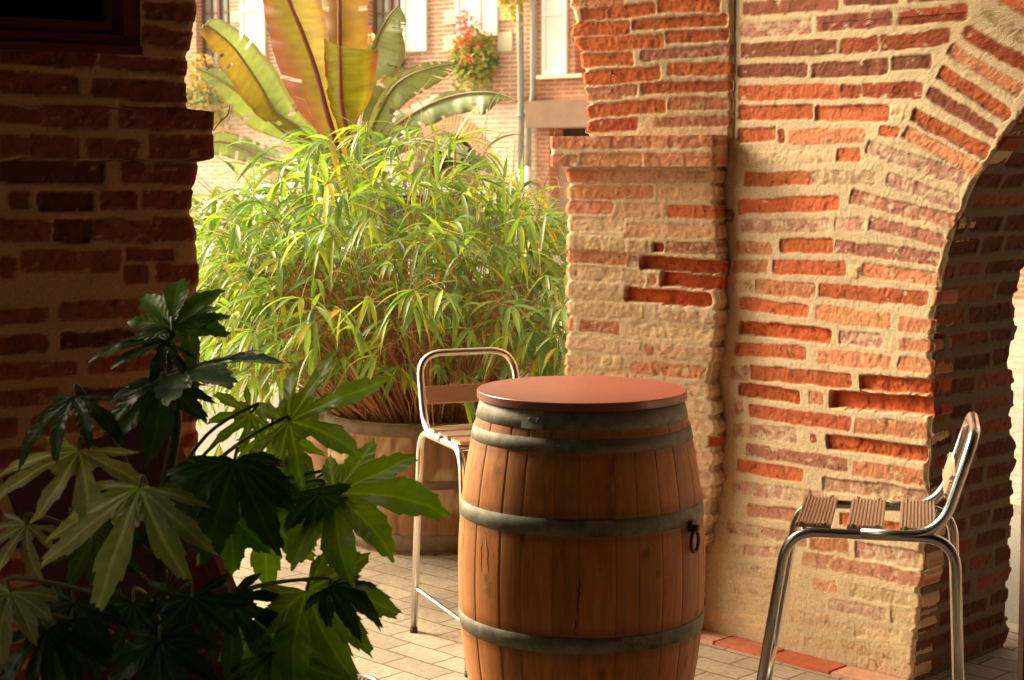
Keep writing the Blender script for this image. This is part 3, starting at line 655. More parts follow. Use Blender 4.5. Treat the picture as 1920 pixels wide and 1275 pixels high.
# ---------------------------------------------------------------- half-barrel tub
tc_=Vector((-.345,7.02,0))
tub=thing('plant_tub','weathered half barrel tub with peeling brown staves under the bamboo','planter',tuple(tc_))
def trad(z): return .375+.075*math.sin(min(1,z/.50)*math.pi/2)
ns=30;sub=5;nz=16;vs_=[];cs=[];fs=[];rb=random.Random(4); TZ=.555
for i in range(nz+1):
    z=TZ*i/nz
    for k in range(ns):
        t=rb.uniform(.98,1.02)
        for j in range(sub):
            a=2*math.pi*(k+j/sub)/ns; r=trad(z)-(.004 if j==0 else 0)
            p=tc_+Vector((r*math.cos(a),r*math.sin(a),z)); vs_.append(p)
            n_=float(fbm(np.array([a*.45]),np.array([z*.45]),.05,77)[0])
            pa_=float(fbm(np.array([a*.45]),np.array([z]),.11,99,5)[0])
            m_=(.92+.12*math.sin(k*5.1))*(.7 if j==0 else 1)
            c=(.34*m_,.17*m_,.085*m_,1)
            if pa_>.03 and z>.2: c=(.46,.33,.20,1)
            cs.append(c)
na=ns*sub
for i in range(nz):
    for q in range(na): fs.append((i*na+q,i*na+(q+1)%na,(i+1)*na+(q+1)%na,(i+1)*na+q))
mesh_obj('staves',vs_,fs,M['tub'],tub,True,cs)
M['old_hoop']=mat('rusty_hoop',(.17,.12,.07),.75,noise=(16,(1,1,1),.6,1.3))
for z0,z1 in ((.500,.552),(.285,.32),(.012,.085)):
    mb=MB(); mb.lathe(tc_,[(trad(z0)+.001,z0),(trad(z0)+.006,z0+.001),(trad(z1)+.006,z1-.001),(trad(z1)+.001,z1)],72); mb.build('hoop',M['old_hoop'],tub,True)
mb=MB(); mb.lathe(tc_,[(trad(TZ),TZ),(trad(TZ)-.03,TZ),(trad(TZ)-.035,TZ-.05)],72); mb.build('rim',M['old_hoop'],tub,True)
mb=MB(); mb.lathe(tc_,[(trad(TZ)-.034,TZ-.045),(.2,TZ-.03),(.001,TZ-.02)],40); mb.build('soil',M['soil'],tub,True)

# ---------------------------------------------------------------- bamboo
rb=random.Random(21)
def leaf(mb,p,d,ln,wd,col,droop=.5,roll=0,n=6):
    """folded lance leaf from p along d, bending down"""
    d=d.normalized(); side=d.cross(Z)
    if side.length<.1: side=Vector((1,0,0))
    side.normalize(); side=Matrix.Rotation(roll,3,d)@side
    up=side.cross(d).normalized(); vs_=[];fs=[];q=p.copy();dd=d.copy()
    for i in range(n+1):
        t=i/n; w_=wd*(math.sin(math.pi*min(1,t*1.12+.03))**.8 if t<.88 else (1-t)/.12*.30)*.5
        if i==n: w_=.0002
        w_=max(w_,.0004)
        vs_+= [q-side*w_+up*w_*.35,q.copy(),q+side*w_+up*w_*.35]
        q=q+dd*(ln/n); dd=(dd+Vector((0,0,-1))*droop/n*1.5).normalized(); up=side.cross(dd).normalized()
    for i in range(n):
        b=i*3; fs+=[(b,b+1,b+4,b+3),(b+1,b+2,b+5,b+4)]
    mb.add(vs_,fs,col)
canes=MB(); leaves=MB()
def gcol():
    u=rb.random(); k=rb.uniform(.75,1.25)
    if u<.05: return (.58*k,.38*k,.06,1)
    if u<.30: return (.38*k,.40*k,.07,1)
    if u<.7: return (.26*k,.34*k,.10,1)
    return (.16*k,.25*k,.08,1)
def ccol():
    k=rb.uniform(.7,1.25); return rb.choice(((.36*k,.19*k,.08*k,1),(.42*k,.25*k,.11*k,1),(.30*k,.14*k,.06*k,1)))
def cluster(p,d,nl,sz):
    ex=(p.x+.60)/(.84 if p.x<-.6 else .88); ez=(p.z-1.0)/.77
    if p.z>1.0 and ex*ex+ez*ez>1: return
    if p.z<1.25 and abs(p.x+.42)<.46 and p.y<7.1 and rb.random()<.72: return
    for j in range(nl):
        a=rb.uniform(-1,1)*1.1; b=rb.uniform(-.5,.5)
        dd=(d+Vector((rb.gauss(0,.55),rb.gauss(0,.55),rb.gauss(-.25,.40)))).normalized()
        leaf(leaves,p,dd,sz*rb.uniform(.7,1.25),rb.uniform(.013,.025),gcol(),droop=rb.uniform(.25,1.3),roll=rb.uniform(-.7,.7))
NC=440
for k in range(NC):
    a=rb.uniform(0,2*math.pi); rr0=.34*math.sqrt(rb.random()); base=tc_+Vector((rr0*math.cos(a)-.05,rr0*math.sin(a),TZ-.04))
    out=Vector((math.cos(a),math.sin(a),0)); tilt=(rr0/.34)**.8*rb.uniform(.25,1.45)
    left=Vector((-.30,0,0))
    d=(Z+out*tilt*.95+left*rb.uniform(.2,1.2)+Vector((rb.gauss(0,.12),rb.gauss(0,.12),0))).normalized()
    ln=rb.uniform(.75,1.38)*(1-.16*tilt); n=9; P=[base]; q=base.copy(); dd=d.copy()
    bend=rb.uniform(.25,.95)*(.5+tilt*.7)
    for i in range(n):
        q=q+dd*ln/n; t=(i+1)/n; dd=(dd+Vector((0,0,-1))*bend*t*.30+Vector((rb.gauss(0,.03),rb.gauss(0,.03),0))).normalized(); P.append(q.copy())
    th0=rb.uniform(.0026,.0050); cc=ccol()
    canes.tube(P,[th0*(1-.75*i/n) for i in range(n+1)],5,cc,cap=False)
    bare=rb.random()<.28
    for i in range(3,n+1):
        if rb.random()<(.35 if bare else .8):
            p=P[i]; td=((P[i]-P[i-1]).normalized()+Vector((rb.gauss(0,.7),rb.gauss(0,.7),rb.uniform(-.1,.5)))).normalized()
            tl_=rb.uniform(.08,.26); e=p+td*tl_+Vector((0,0,-.15*tl_)); m_=p+td*tl_*.5+Vector((0,0,.02))
            canes.tube([p,m_,e],[.0016,.0012,.0008],4,cc,cap=False)
            if not bare or i>n-2: cluster(e,(e-m_).normalized()*.8,rb.randint(3,5),.175)
            if rb.random()<.25: cluster(m_,td,2,.14)
    if not bare: cluster(P[-1],Vector((dd.x,dd.y,dd.z*.35)),rb.randint(4,7),.20)
# leafless side shoots low in the clump
for k in range(420):
    a=rb.uniform(0,2*math.pi); rr0=.36*math.sqrt(rb.random()); base=tc_+Vector((rr0*math.cos(a)-.05,rr0*math.sin(a),TZ-.03))
    d=(Z+Vector((math.cos(a),math.sin(a),0))*rb.uniform(-.2,.9)*(rr0/.36)+Vector((-.12,0,0))+Vector((rb.gauss(0,.2),rb.gauss(0,.2),0))).normalized()
    l_=rb.uniform(.35,.95); e=base+d*l_+Vector((rb.gauss(0,.05),rb.gauss(0,.05),-.08*l_)); m_=base+d*l_*.5
    canes.tube([base,m_,e],[.0022,.0018,.0008],4,ccol(),cap=False)
bam=thing('bamboo','bushy green bamboo with drooping leaves and bare tan canes in the tub','bamboo',(tc_.x,tc_.y,TZ-.03))
canes.build('canes',M['cane'],bam,True); leaves.build('leaves',M['bamboo_leaf'],bam,True)
ml=MB(); p=at(703,612,6.55); leaf(ml,p,Vector((.02,0,-1)),.22,.03,(.62,.30,.07,1),0,0); lf=ml.build('dead_leaf',M['bamboo_leaf'],bam,True); lf['label']='dead orange leaf hanging straight down'

# ---------------------------------------------------------------- banana plant behind
BY=7.9
bn=at(680,300,BY); 
ban=thing('banana_plant','red leaved banana plant rising behind the bamboo','banana plant',(bn.x,bn.y,0))
def gl(t): return (.20*t,.27*t,.10*t)
def bleaf(rows,style,seed=0,ruf=.012):
    """rows: (mx,my, lx,ly, rx,ry, Ymid, Yl, Yr) from base to tip"""
    mids=smoothline([at(r[0],r[1],r[6]) for r in rows],10); ls=smoothline([at(r[2],r[3],r[7]) for r in rows],10); rs=smoothline([at(r[4],r[5],r[8]) for r in rows],10)
    N=len(mids); K=9; vs_=[];cs=[];rg=random.Random(seed); ph=rg.uniform(0,6)
    for i in range(N):
        t=i/(N-1)
        for k in range(-K,K+1):
            e=ls[i] if k<0 else rs[i]; s=abs(k)/K; p=mids[i].lerp(e,s)
            w_=(e-mids[i]).length
            bow=Vector((0,1,.4))*(-.10*w_*math.sin(s*math.pi))
            rip=ruf*s*(math.sin(t*38+ph+k*.25)+.6*math.sin(t*83+ph*2+k*.2))*min(1,w_/.08)
            p=p+bow+Vector((0,rip,rip*.25))
            stri=.86+.28*((math.sin(t*260+3*s)+math.sin(t*141+5*s))*.25+.5)
            if style=='red':
                e2=s if k<0 else s*.9; a_=np.array((.29,.25,.05)); b_=np.array((.36,.12,.07)); g_=np.array((.30,.25,.14))
                mixv=sstep(.12,.85,np.array(e2+.35*math.sin(t*7+seed)*.5)); c=a_*(1-mixv)+b_*mixv
                if k>0 and seed==1: c=c*.35+g_*.9
                c=c*stri
            elif style=='gold':
                a_=np.array((.38,.37,.03)); b_=np.array((.40,.13,.05)); mixv=float(sstep(.75,1.05,np.array(s+.12*math.sin(t*11)))); c=(a_*(1-mixv)+b_*mixv)*stri
            elif style=='brown': c=np.array((.26,.16,.06))*stri
            elif style=='green':
                c=np.array((.30,.37,.19))*stri
            elif style=='two':
                c=np.array((.30,.37,.19))*stri if k>=0 else (np.array((.30,.25,.05))*(1-.5*t)+np.array((.34,.15,.06))*.5*t)*stri  # lower half painted yellow-brown as light coming through the leaf
            elif style=='dull': c=np.array((.22,.22,.13))*stri
            if s>.88: c=c*.45+np.array((.30,.14,.06))*.45
            cs.append((float(c[0]),float(c[1]),float(c[2]),1)); vs_.append(p)
    tears={rg.randint(12,N-4):rg.uniform(3.2,7.5) for _ in range(7)} if style!='gold' else {}; n=2*K+1; bm_='banana_green' if style in('green','dull','two') else 'banana'; fs=[(i*n+k,i*n+k+1,(i+1)*n+k+1,(i+1)*n+k) for i in range(N-1) for k in range(n-1) if not (i in tears and abs(k+.5-K)>tears[i])]
    lo_=mesh_obj('leaf',vs_,fs,M[bm_],ban,True,cs)
    mb=MB(); mb.tube([m_+Vector((0,-.012,0)) for m_ in mids],[(.013 if style in('red','gold','brown') else .0075)*(1-.75*i/(N-1))+.0015 for i in range(N)],8)
    mb.build('midrib',M['midrib_red'] if style in('red','gold','brown') else M['midrib_green'],lo_,True); return lo_
M['midrib_red']=mat('midrib_red',(.20,.035,.025),.5); M['midrib_green']=mat('midrib_green',(.33,.24,.14),.5)
Yb=BY
bleaf([(640,300,625,300,660,300,Yb,Yb,Yb),(612,205,545,195,640,205,Yb-.02,Yb+.05,Yb+.05),(592,130,520,120,628,130,Yb,Yb+.06,Yb+.06),(567,60,503,60,614,60,Yb,Yb+.06,Yb+.06),(542,0,491,0,604,0,Yb,Yb+.06,Yb+.06),(515,-90,470,-80,590,-90,Yb+.03,Yb,Yb),(490,-200,455,-190,540,-200,Yb+.1,Yb,Yb),(478,-300,476,-300,482,-300,Yb+.2,Yb+.2,Yb+.2)],'red',1)
bleaf([(655,300,640,300,670,300,Yb+.1,Yb+.1,Yb+.1),(640,200,612,190,672,190,Yb+.15,Yb+.2,Yb+.2),(638,100,606,95,688,95,Yb+.15,Yb+.2,Yb+.2),(637,0,606,0,691,0,Yb+.15,Yb+.2,Yb+.2),(637,-120,600,-110,692,-110,Yb+.2,Yb+.2,Yb+.2),(640,-260,615,-250,670,-250,Yb+.3,Yb+.2,Yb+.2),(642,-340,640,-340,645,-340,Yb+.4,Yb+.4,Yb+.4)],'brown',2)
bleaf([(665,300,655,300,675,300,Yb,Yb,Yb),(650,242,630,232,668,236,Yb-.05,Yb,Yb),(641,195,616,190,692,190,Yb-.05,Yb,Yb),(639,150,610,150,703,145,Yb-.05,Yb+.02,Yb-.04),(638,110,608,110,709,100,Yb-.05,Yb+.02,Yb-.06),(638,86,608,72,709,92,Yb-.04,Yb+.02,Yb-.05)],'gold',3,.006)
bleaf([(640,300,630,300,650,300,Yb,Yb,Yb),(560,240,553,252,575,225,Yb-.2,Yb-.2,Yb-.2),(520,212,495,226,550,190,Yb-.35,Yb-.40,Yb-.30),(490,163,462,195,517,130,Yb-.42,Yb-.46,Yb-.38),(457,113,428,147,480,86,Yb-.5,Yb-.55,Yb-.45),(430,80,393,90,442,52,Yb-.6,Yb-.65,Yb-.55),(388,48,374,55,398,34,Yb-.65,Yb-.7,Yb-.62),(378,62,376,64,380,60,Yb-.65,Yb-.65,Yb-.65)][::1],'two',4,.008)
bleaf([(640,310,630,310,650,310,Yb,Yb,Yb),(540,252,532,264,556,238,Yb-.1,Yb-.1,Yb-.1),(490,210,470,240,515,205,Yb-.2,Yb-.2,Yb-.2),(440,168,418,190,470,160,Yb-.3,Yb-.3,Yb-.3),(400,142,385,155,425,132,Yb-.3,Yb-.3,Yb-.3),(367,127,366,128,369,126,Yb-.3,Yb-.3,Yb-.3)],'green',5,.008)
bleaf([(640,320,632,325,650,320,Yb,Yb,Yb),(520,300,510,318,530,285,Yb+.3,Yb+.3,Yb+.3),(450,275,445,300,455,255,Yb+.4,Yb+.4,Yb+.4),(405,266,404,290,408,247,Yb+.4,Yb+.4,Yb+.4),(370,285,368,290,374,280,Yb+.4,Yb+.4,Yb+.4)],'green',6,.006)
bleaf([(668,300,660,300,676,300,Yb,Yb,Yb),(685,200,680,200,700,205,Yb+.1,Yb+.1,Yb+.1),(697,112,692,112,745,135,Yb+.15,Yb+.15,Yb+.05),(704,85,698,84,760,100,Yb+.15,Yb+.15,Yb+.05),(714,58,709,57,755,62,Yb+.1,Yb+.1,Yb),(728,34,722,30,762,42,Yb+.05,Yb+.05,Yb),(746,12,744,11,752,14,Yb,Yb,Yb)],'green',7,.006)
bleaf([(675,300,665,295,685,305,Yb,Yb,Yb),(705,225,698,220,730,232,Yb+.05,Yb,Yb),(735,168,727,165,765,190,Yb,Yb,Yb-.05),(768,142,762,133,808,164,Yb-.1,Yb-.1,Yb-.1),(808,128,800,116,842,140,Yb-.15,Yb-.15,Yb-.15),(852,120,850,116,853,124,Yb-.15,Yb-.15,Yb-.15)],'green',8,.008)
bleaf([(680,310,670,305,690,315,Yb,Yb,Yb),(730,246,722,236,745,260,Yb-.1,Yb-.1,Yb-.1),(790,204,782,190,812,232,Yb-.3,Yb-.25,Yb-.35),(850,180,842,171,868,212,Yb-.4,Yb-.4,Yb-.45),(905,173,900,168,908,214,Yb-.5,Yb-.5,Yb-.55),(942,178,940,174,938,190,Yb-.55,Yb-.55,Yb-.55),(970,190,970,189,969,192,Yb-.6,Yb-.6,Yb-.6)],'green',9,.012)
bleaf([(690,310,680,305,700,315,Yb,Yb,Yb),(780,262,775,250,790,275,Yb-.3,Yb-.3,Yb-.3),(860,285,868,272,850,298,Yb-.5,Yb-.5,Yb-.5),(905,305,912,296,898,318,Yb-.55,Yb-.55,Yb-.55),(940,332,941,331,938,333,Yb-.6,Yb-.6,Yb-.6)],'green',10,.006)
bleaf([(670,305,662,305,680,305,Yb+.2,Yb+.2,Yb+.2),(705,215,690,200,730,225,Yb+.25,Yb+.2,Yb+.2),(735,165,715,150,760,180,Yb+.3,Yb+.25,Yb+.25),(758,145,750,130,775,150,Yb+.3,Yb+.3,Yb+.3),(775,130,774,129,776,131,Yb+.3,Yb+.3,Yb+.3)],'dull',11,.006)
mb=MB(); mb.tube([(bn.x,bn.y,.45),(bn.x,bn.y,1.0),(bn.x-.01,bn.y,1.5),(bn.x-.01,bn.y,1.72)],[.10,.085,.06,.04],14); mb.build('stalk',M['midrib_green'],ban,True)
pt=thing('plant_tub','second half barrel tub carrying the banana plant, hidden behind the bamboo','planter',(bn.x,bn.y,0))
mb=MB(); mb.lathe((bn.x,bn.y,0),[(.26,.0),(.33,.25),(.34,.5),(.31,.5),(.30,.44),(.001,.45)],36,col=(.25,.115,.052,1)); mb.build('staves',M['tub'],pt,True)
mb=MB(); mb.lathe((bn.x,bn.y,0),[(.341,.43),(.348,.431),(.348,.469),(.341,.47)],36); mb.build('hoop',M['old_hoop'],pt,True)

# ---------------------------------------------------------------- fatsia in the foreground
def lobe_r(d,hw):
    """largest radius (0..1) at angular offset d for a lobe of half width profile"""
    best=.0
    for r in hw:
        if r[1]>=r[0]*math.tan(abs(d)): best=r[0]
    return best
HW=[]
for k in range(1,61):
    r=k/60
    w_=.100+.095*math.exp(-((r-.64)/.15)**2) if r<.64 else .195*max(0,(1-r)/.36)**.60
    HW.append((r,w_))
HWN=[]
for k in range(1,61):
    r=k/60; HWN.append((r,.066+.066*math.exp(-((r-.66)/.17)**2) if r<.66 else .132*max(0,(1-r)/.34)**.62))
def fleaf(parent,b,tip,nrm,size,col,nl=8,spread=125,droop=.35,seed=0,cup=.25,yellow=0,narrow=False):
    hwp=HWN if narrow else HW
    """b,tip: 3-D points; size metres"""
    rg=random.Random(seed*13+5); a=(tip-b).normalized(); n=(nrm-a*nrm.dot(a)).normalized(); s=a.cross(n)
    NT=300; K=18; lob=[(-spread+2*spread*i/(nl-1)+rg.uniform(-7,7)) for i in range(nl)]
    Ls=[(1-.42*(abs(x)/spread)**1.7)*rg.uniform(.9,1.06) for x in lob]; ph=[rg.uniform(-.35,.7) for _ in lob]; wob=[rg.uniform(.88,1.08) for _ in lob]
    vs_=[b.copy()]; cs=[(*[c*1.5 for c in col],1)]; lim=math.radians(spread+24)
    for i in range(NT+1):
        th_=-lim+2*lim*i/NT; best=0; bi=0; bd=0
        for j,(x,l_) in enumerate(zip(lob,Ls)):
            d=th_-math.radians(x)
            if abs(d)>.7: continue
            q=lobe_r(d,hwp)*l_*wob[j]
            if q>best: best=q;bi=j;bd=d
        near=min(range(nl),key=lambda j:abs(th_-math.radians(lob[j])))
        dn=th_-math.radians(lob[near])
        edgefade=max(0,1-max(0,(abs(th_)-math.radians(spread)))/math.radians(24))
        best=max(best,(.35 if narrow else .46)*edgefade*(Ls[near]*.6+.4))
        if best<.02: best=.02
        if best>.36: best*=1+.03*math.sin(th_*60+seed)+.015*math.sin(th_*131)
        for k in range(1,K+1):
            r=best*k/K; rr2=r*size
            tw=th_+.20*math.sin(th_*2.3+seed*1.7)*r*r; x=rr2*math.cos(tw); y=rr2*math.sin(tw)
            # each lobe bends along its own length and folds along its rib
            z=-droop*r*r*size*(.75+ph[near])+cup*(math.sqrt(dn*dn+.006)-.078)*r*size*.8 + size*r*(.014*math.sin(r*17+th_*4+seed)+.010*math.sin(th_*9+seed*2.1)) - .10*size*max(0,r-.62)**1.5*(1.5+ph[near])+.006*size*math.cos(r*46-abs(dn)*30)*min(1,abs(dn)*8)
            z-= .25*droop*size*(abs(th_)/lim)**2*r
            vs_.append(b+a*x+s*y+n*z)
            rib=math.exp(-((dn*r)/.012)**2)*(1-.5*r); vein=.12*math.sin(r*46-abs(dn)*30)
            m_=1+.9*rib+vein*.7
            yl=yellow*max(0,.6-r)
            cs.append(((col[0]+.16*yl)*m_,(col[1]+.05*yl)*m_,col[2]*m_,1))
    fs=[]
    for i in range(NT):
        fs.append((0,1+i*K,1+(i+1)*K))
        for k in range(K-1): fs.append((1+i*K+k,1+i*K+k+1,1+(i+1)*K+k+1,1+(i+1)*K+k))
    return mesh_obj('leaf',vs_,fs,M['fatsia'],parent,True,cs)
FY=3.62
trunk=[at(300,1700,FY),at(315,1300,FY),at(300,1000,FY),at(330,800,FY+.02),at(318,690,FY+.02),at(322,625,FY)]
fat=thing('fatsia','glossy dark green fatsia with big lobed leaves in the left foreground','shrub',(trunk[0].x,trunk[0].y,0))
trunk[0].z=.25
G_=(.13,.22,.03); DK=(.028,.055,.020); SHEEN=(.34,.36,.26)  # first is brightened as backlit green, last paints a grey sheen
CAMD=Vector((0,-1,0))
FL=[ # base px, tip px, Yb, Yt, normal, col, nl, spread, droop, petiole-from t, size scale
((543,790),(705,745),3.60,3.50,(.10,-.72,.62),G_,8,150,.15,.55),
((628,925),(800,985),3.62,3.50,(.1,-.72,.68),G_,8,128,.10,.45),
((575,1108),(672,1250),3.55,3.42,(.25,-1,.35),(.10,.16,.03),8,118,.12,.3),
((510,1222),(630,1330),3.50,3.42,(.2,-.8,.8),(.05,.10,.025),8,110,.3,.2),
((262,915),(180,1100),3.35,3.15,(.0,-.55,.84),SHEEN,7,88,.35,.5),
((148,845),(50,980),3.45,3.28,(-.1,-.6,.8),SHEEN,7,110,.25,.5),
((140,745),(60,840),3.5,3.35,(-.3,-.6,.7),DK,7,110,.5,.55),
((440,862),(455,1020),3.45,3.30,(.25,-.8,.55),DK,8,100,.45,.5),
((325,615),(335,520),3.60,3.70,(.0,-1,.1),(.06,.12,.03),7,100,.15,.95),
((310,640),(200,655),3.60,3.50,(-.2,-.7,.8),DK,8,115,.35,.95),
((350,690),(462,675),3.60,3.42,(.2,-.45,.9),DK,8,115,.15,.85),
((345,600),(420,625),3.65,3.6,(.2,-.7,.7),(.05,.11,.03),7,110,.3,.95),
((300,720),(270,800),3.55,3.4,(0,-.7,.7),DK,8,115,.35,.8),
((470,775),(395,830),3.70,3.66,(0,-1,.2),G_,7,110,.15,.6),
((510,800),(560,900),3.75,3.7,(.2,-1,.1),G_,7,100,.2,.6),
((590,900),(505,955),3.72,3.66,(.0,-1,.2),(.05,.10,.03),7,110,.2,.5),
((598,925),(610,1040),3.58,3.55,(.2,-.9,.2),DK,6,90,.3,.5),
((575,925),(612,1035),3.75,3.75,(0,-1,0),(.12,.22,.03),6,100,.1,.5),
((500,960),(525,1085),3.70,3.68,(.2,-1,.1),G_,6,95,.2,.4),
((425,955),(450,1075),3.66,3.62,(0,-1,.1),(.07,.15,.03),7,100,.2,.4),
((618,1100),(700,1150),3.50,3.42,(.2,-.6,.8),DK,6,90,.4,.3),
((20,1110),(-20,1230),3.25,3.15,(.1,-.6,.8),SHEEN,7,105,.25,.3),
((50,985),(-10,1060),3.4,3.3,(0,-.7,.7),SHEEN,7,110,.3,.4),
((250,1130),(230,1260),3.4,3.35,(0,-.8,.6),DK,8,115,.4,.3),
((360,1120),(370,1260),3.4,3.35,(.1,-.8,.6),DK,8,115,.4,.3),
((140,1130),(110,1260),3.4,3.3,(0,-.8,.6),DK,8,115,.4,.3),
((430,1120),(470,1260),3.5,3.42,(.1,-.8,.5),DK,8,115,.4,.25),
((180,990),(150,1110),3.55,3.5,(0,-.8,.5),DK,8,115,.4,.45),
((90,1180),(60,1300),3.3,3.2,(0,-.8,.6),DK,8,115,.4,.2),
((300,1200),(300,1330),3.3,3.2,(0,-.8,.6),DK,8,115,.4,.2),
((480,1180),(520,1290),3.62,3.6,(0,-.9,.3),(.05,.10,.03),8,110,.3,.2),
]
NARR=(0,4,5,6,9,13,14,22,23,24,26,28)
tp=smoothline(trunk,8); ptm=MB()
def tpos(t):
    z0,z1=tp[0].z,tp[-1].z; zz=z0+(z1-z0)*t; return min(tp,key=lambda p:abs(p.z-zz))
for i,(b,t,yb,yt,nr,col,nl,spd,drp,tt_) in enumerate(FL):
    B=at(*b,yb);T=at(*t,yt); sz=(T-B).length*1.06
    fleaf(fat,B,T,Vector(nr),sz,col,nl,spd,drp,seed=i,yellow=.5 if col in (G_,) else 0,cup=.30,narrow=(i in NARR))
    s0=tpos(min(.98,tt_)); m_=(s0+B)/2+Vector((0,0,.05)); a=(T-B).normalized()
    ptm.tube(smoothline([s0,m_,B-a*.02+Vector((0,0,.01)),B],6),[.0042]*13+[.0036]*5+[.003],7)
ptm.build('petioles',mat('petiole',(.16,.17,.06),.45),fat,True)
mb=MB(); mb.tube(tp,[.018-.009*i/(len(tp)-1) for i in range(len(tp))],10); mb.build('stem',M['stem'],fat,True)
pot=thing('terracotta_pot','terracotta pot at the foot of the fatsia, below the picture','pot',(trunk[0].x,trunk[0].y,0))
mb=MB(); mb.lathe((trunk[0].x,trunk[0].y,0),[(.12,0),(.17,.28),(.19,.28),(.19,.33),(.165,.33),(.155,.29),(.001,.30)],36,capb=True); mb.build('bowl',M['terracotta'],pot,True)

# maroon board behind the leaves
mbd=thing('easel_board','maroon wooden A-frame board leaning behind the fatsia leaves','board',tuple(ground(430,1275)))
e0=at(296,775,4.12); e1=at(474,1230,3.98); ed=(e1-e0); e1=e0+ed*(1+ (e1.z/(e0.z-e1.z)))
ax=(e1-e0).normalized(); ay=Vector((-.62,-.78,0)); ay=(ay-ax*ay.dot(ax)).normalized(); az2=ax.cross(ay)
ln=(e1-e0).length
mb=MB(); mb.box((e0+e1)/2,ax,ay,az2,ln/2,.016,.02); mb.build('rail',M['maroon'],mbd)
mb=MB(); mb.box((e0+e1)/2+az2*.0+Vector((-.045,.02,0)),ax,ay,az2,ln/2,.014,.012); mb.build('rail',M['maroon'],mbd)
mb=MB(); pc=(e0+e1)/2+Vector((-.27,.05,0)); mb.box(pc,ax,Vector((1,0,0))-ax*ax.x,az2,ln/2*.8,.20,.006); mb.build('panel',M['maroon'],mbd)

# ---------------------------------------------------------------- house across the street
tf=R(40); Fu=Vector((math.cos(tf),-math.sin(tf),0)); Fn=Vector((-math.sin(tf),-math.cos(tf),0))
Fo=at(985,315,25.0); Fo.z=0
def fp(x,y):
    p=on_plane(x,y,Fo,Fn); return (p-Fo).dot(Fu),p.z
house=thing('brick_house','pale sunlit brick house with white shutters and arched doorways across the street','house',tuple(Fo),rz=-tf)
def fbox(u0,u1,z0,z1,d0,d1,name,mt,par=house):
    """box in house coordinates (x along the front, z up, d towards the street)"""
    vs_=[(u,-d,z) for u in(u0,u1) for d in(d0,d1) for z in (z0,z1)]
    return vs_,[(0,1,3,2),(4,6,7,5),(0,4,5,1),(2,3,7,6),(0,2,6,4),(1,5,7,3)]
def part(name,mt,boxes,par=None,smooth=False):
    mb=MB()
    for b in boxes:
        v,f=fbox(*b,None,None); mb.add(v,f)
    return mb.build(name,mt,par or house,smooth,ws=False)
zband=fp(900,190)[1]
# textures use x,z: give the walls their own mapping by rotating the object
def wallpart(name,mt,u0,u1,z0,z1,d,holes=(),t=.35,lab=None):
    """a wall slab drawn in its own xy plane and stood up, with rectangular holes / arched holes cut as a grid"""
    us=sorted(set([u0,u1]+[h[0] for h in holes]+[h[1] for h in holes])); zs=sorted(set([z0,z1]+[h[2] for h in holes]+[h[3] for h in holes]))
    us=[u for u in us if u0<=u<=u1]; zs=[z for z in zs if z0<=z<=z1]; v=[];f=[]
    for i in range(len(us)-1):
        for j in range(len(zs)-1):
            cu,cz_=(us[i]+us[i+1])/2,(zs[j]+zs[j+1])/2
            if any(h[0]<cu<h[1] and h[2]<cz_<h[3] for h in holes): continue
            n=len(v); v+=[(us[i],zs[j],0),(us[i+1],zs[j],0),(us[i+1],zs[j+1],0),(us[i],zs[j+1],0)]; f.append((n,n+1,n+2,n+3))
            
    # hole reveals
    for h in holes:
        a,b,c,e=max(h[0],u0),min(h[1],u1),max(h[2],z0),min(h[3],z1)
        if a>=b or c>=e: continue
        n=len(v); q=[(a,c),(b,c),(b,e),(a,e)]; v+=[(x,y,0) for x,y in q]+[(x,y,-t) for x,y in q]
        f+=[(n+k,n+k+4,n+(k+1)%4+4,n+(k+1)%4) for k in range(4)]
    n=len(v); q=[(u0,z0),(u1,z0),(u1,z1),(u0,z1)]; v+=[(x,y,-t-.02) for x,y in q]+[(x,y,0) for x,y in q]; f.append((n+3,n+2,n+1,n)); f+=[(n+k,n+(k+1)%4,n+(k+1)%4+4,n+k+4) for k in range(4)]
    o=mesh_obj(name,v,f,mt,house,False,None,False); o.location=(0,-d,0); o.rotation_euler=(math.pi/2,0,0)
    return o
wA=(fp(368,100)[0],fp(432,100)[0],fp(400,195)[1],6.0); wB=(fp(688,60)[0],fp(752,60)[0],fp(720,100)[1],6.0)
arcs=[]
for (cx_,cy_) in ((838,335),(585,345)):
    u,z=fp(cx_,cy_); arcs.append((u,z,.72,.30))
uC=fp(1008,300)[0]
holesU=[wA,wB]; holesL=[(u-r,u+r,-.01,z) for u,z,r,t in arcs]
wallpart('upper_wall',M['facade_up'],-14,uC,zband,9.5,0,holesU)
# lower wall with arched openings: strips round each arch
us_=[-14]; 
v=[];f=[];zt=zband
def col_strip(ua,ub,za,zb):
    n=len(v); v.extend([(ua,za,0),(ub,zb,0),(ub,zt,0),(ua,zt,0)]); f.append((n,n+1,n+2,n+3))
cur=-14.0
for (u,z,r,t_) in sorted(arcs):
    col_strip(cur,u-r,0,0)
    for k in range(24):
        a=math.pi*(1-k/24); b=math.pi*(1-(k+1)/24); x0,x1=u+r*math.cos(a),u+r*math.cos(b); y0,y1=z+r*math.sin(a),z+r*math.sin(b)
        col_strip(x0,x1,y0,y1); n=len(v); v.extend([(x0,y0,0),(x1,y1,0),(x1,y1,-.4),(x0,y0,-.4)]); f.append((n,n+1,n+2,n+3))
    n=len(v); v.extend([(u-r,0,0),(u-r,z,0),(u-r,z,-.4),(u-r,0,-.4),(u+r,0,0),(u+r,z,0),(u+r,z,-.4),(u+r,0,-.4)]); f.extend([(n,n+1,n+2,n+3),(n+4,n+5,n+6,n+7)])
    cur=u+r
col_strip(cur,uC,0,0)
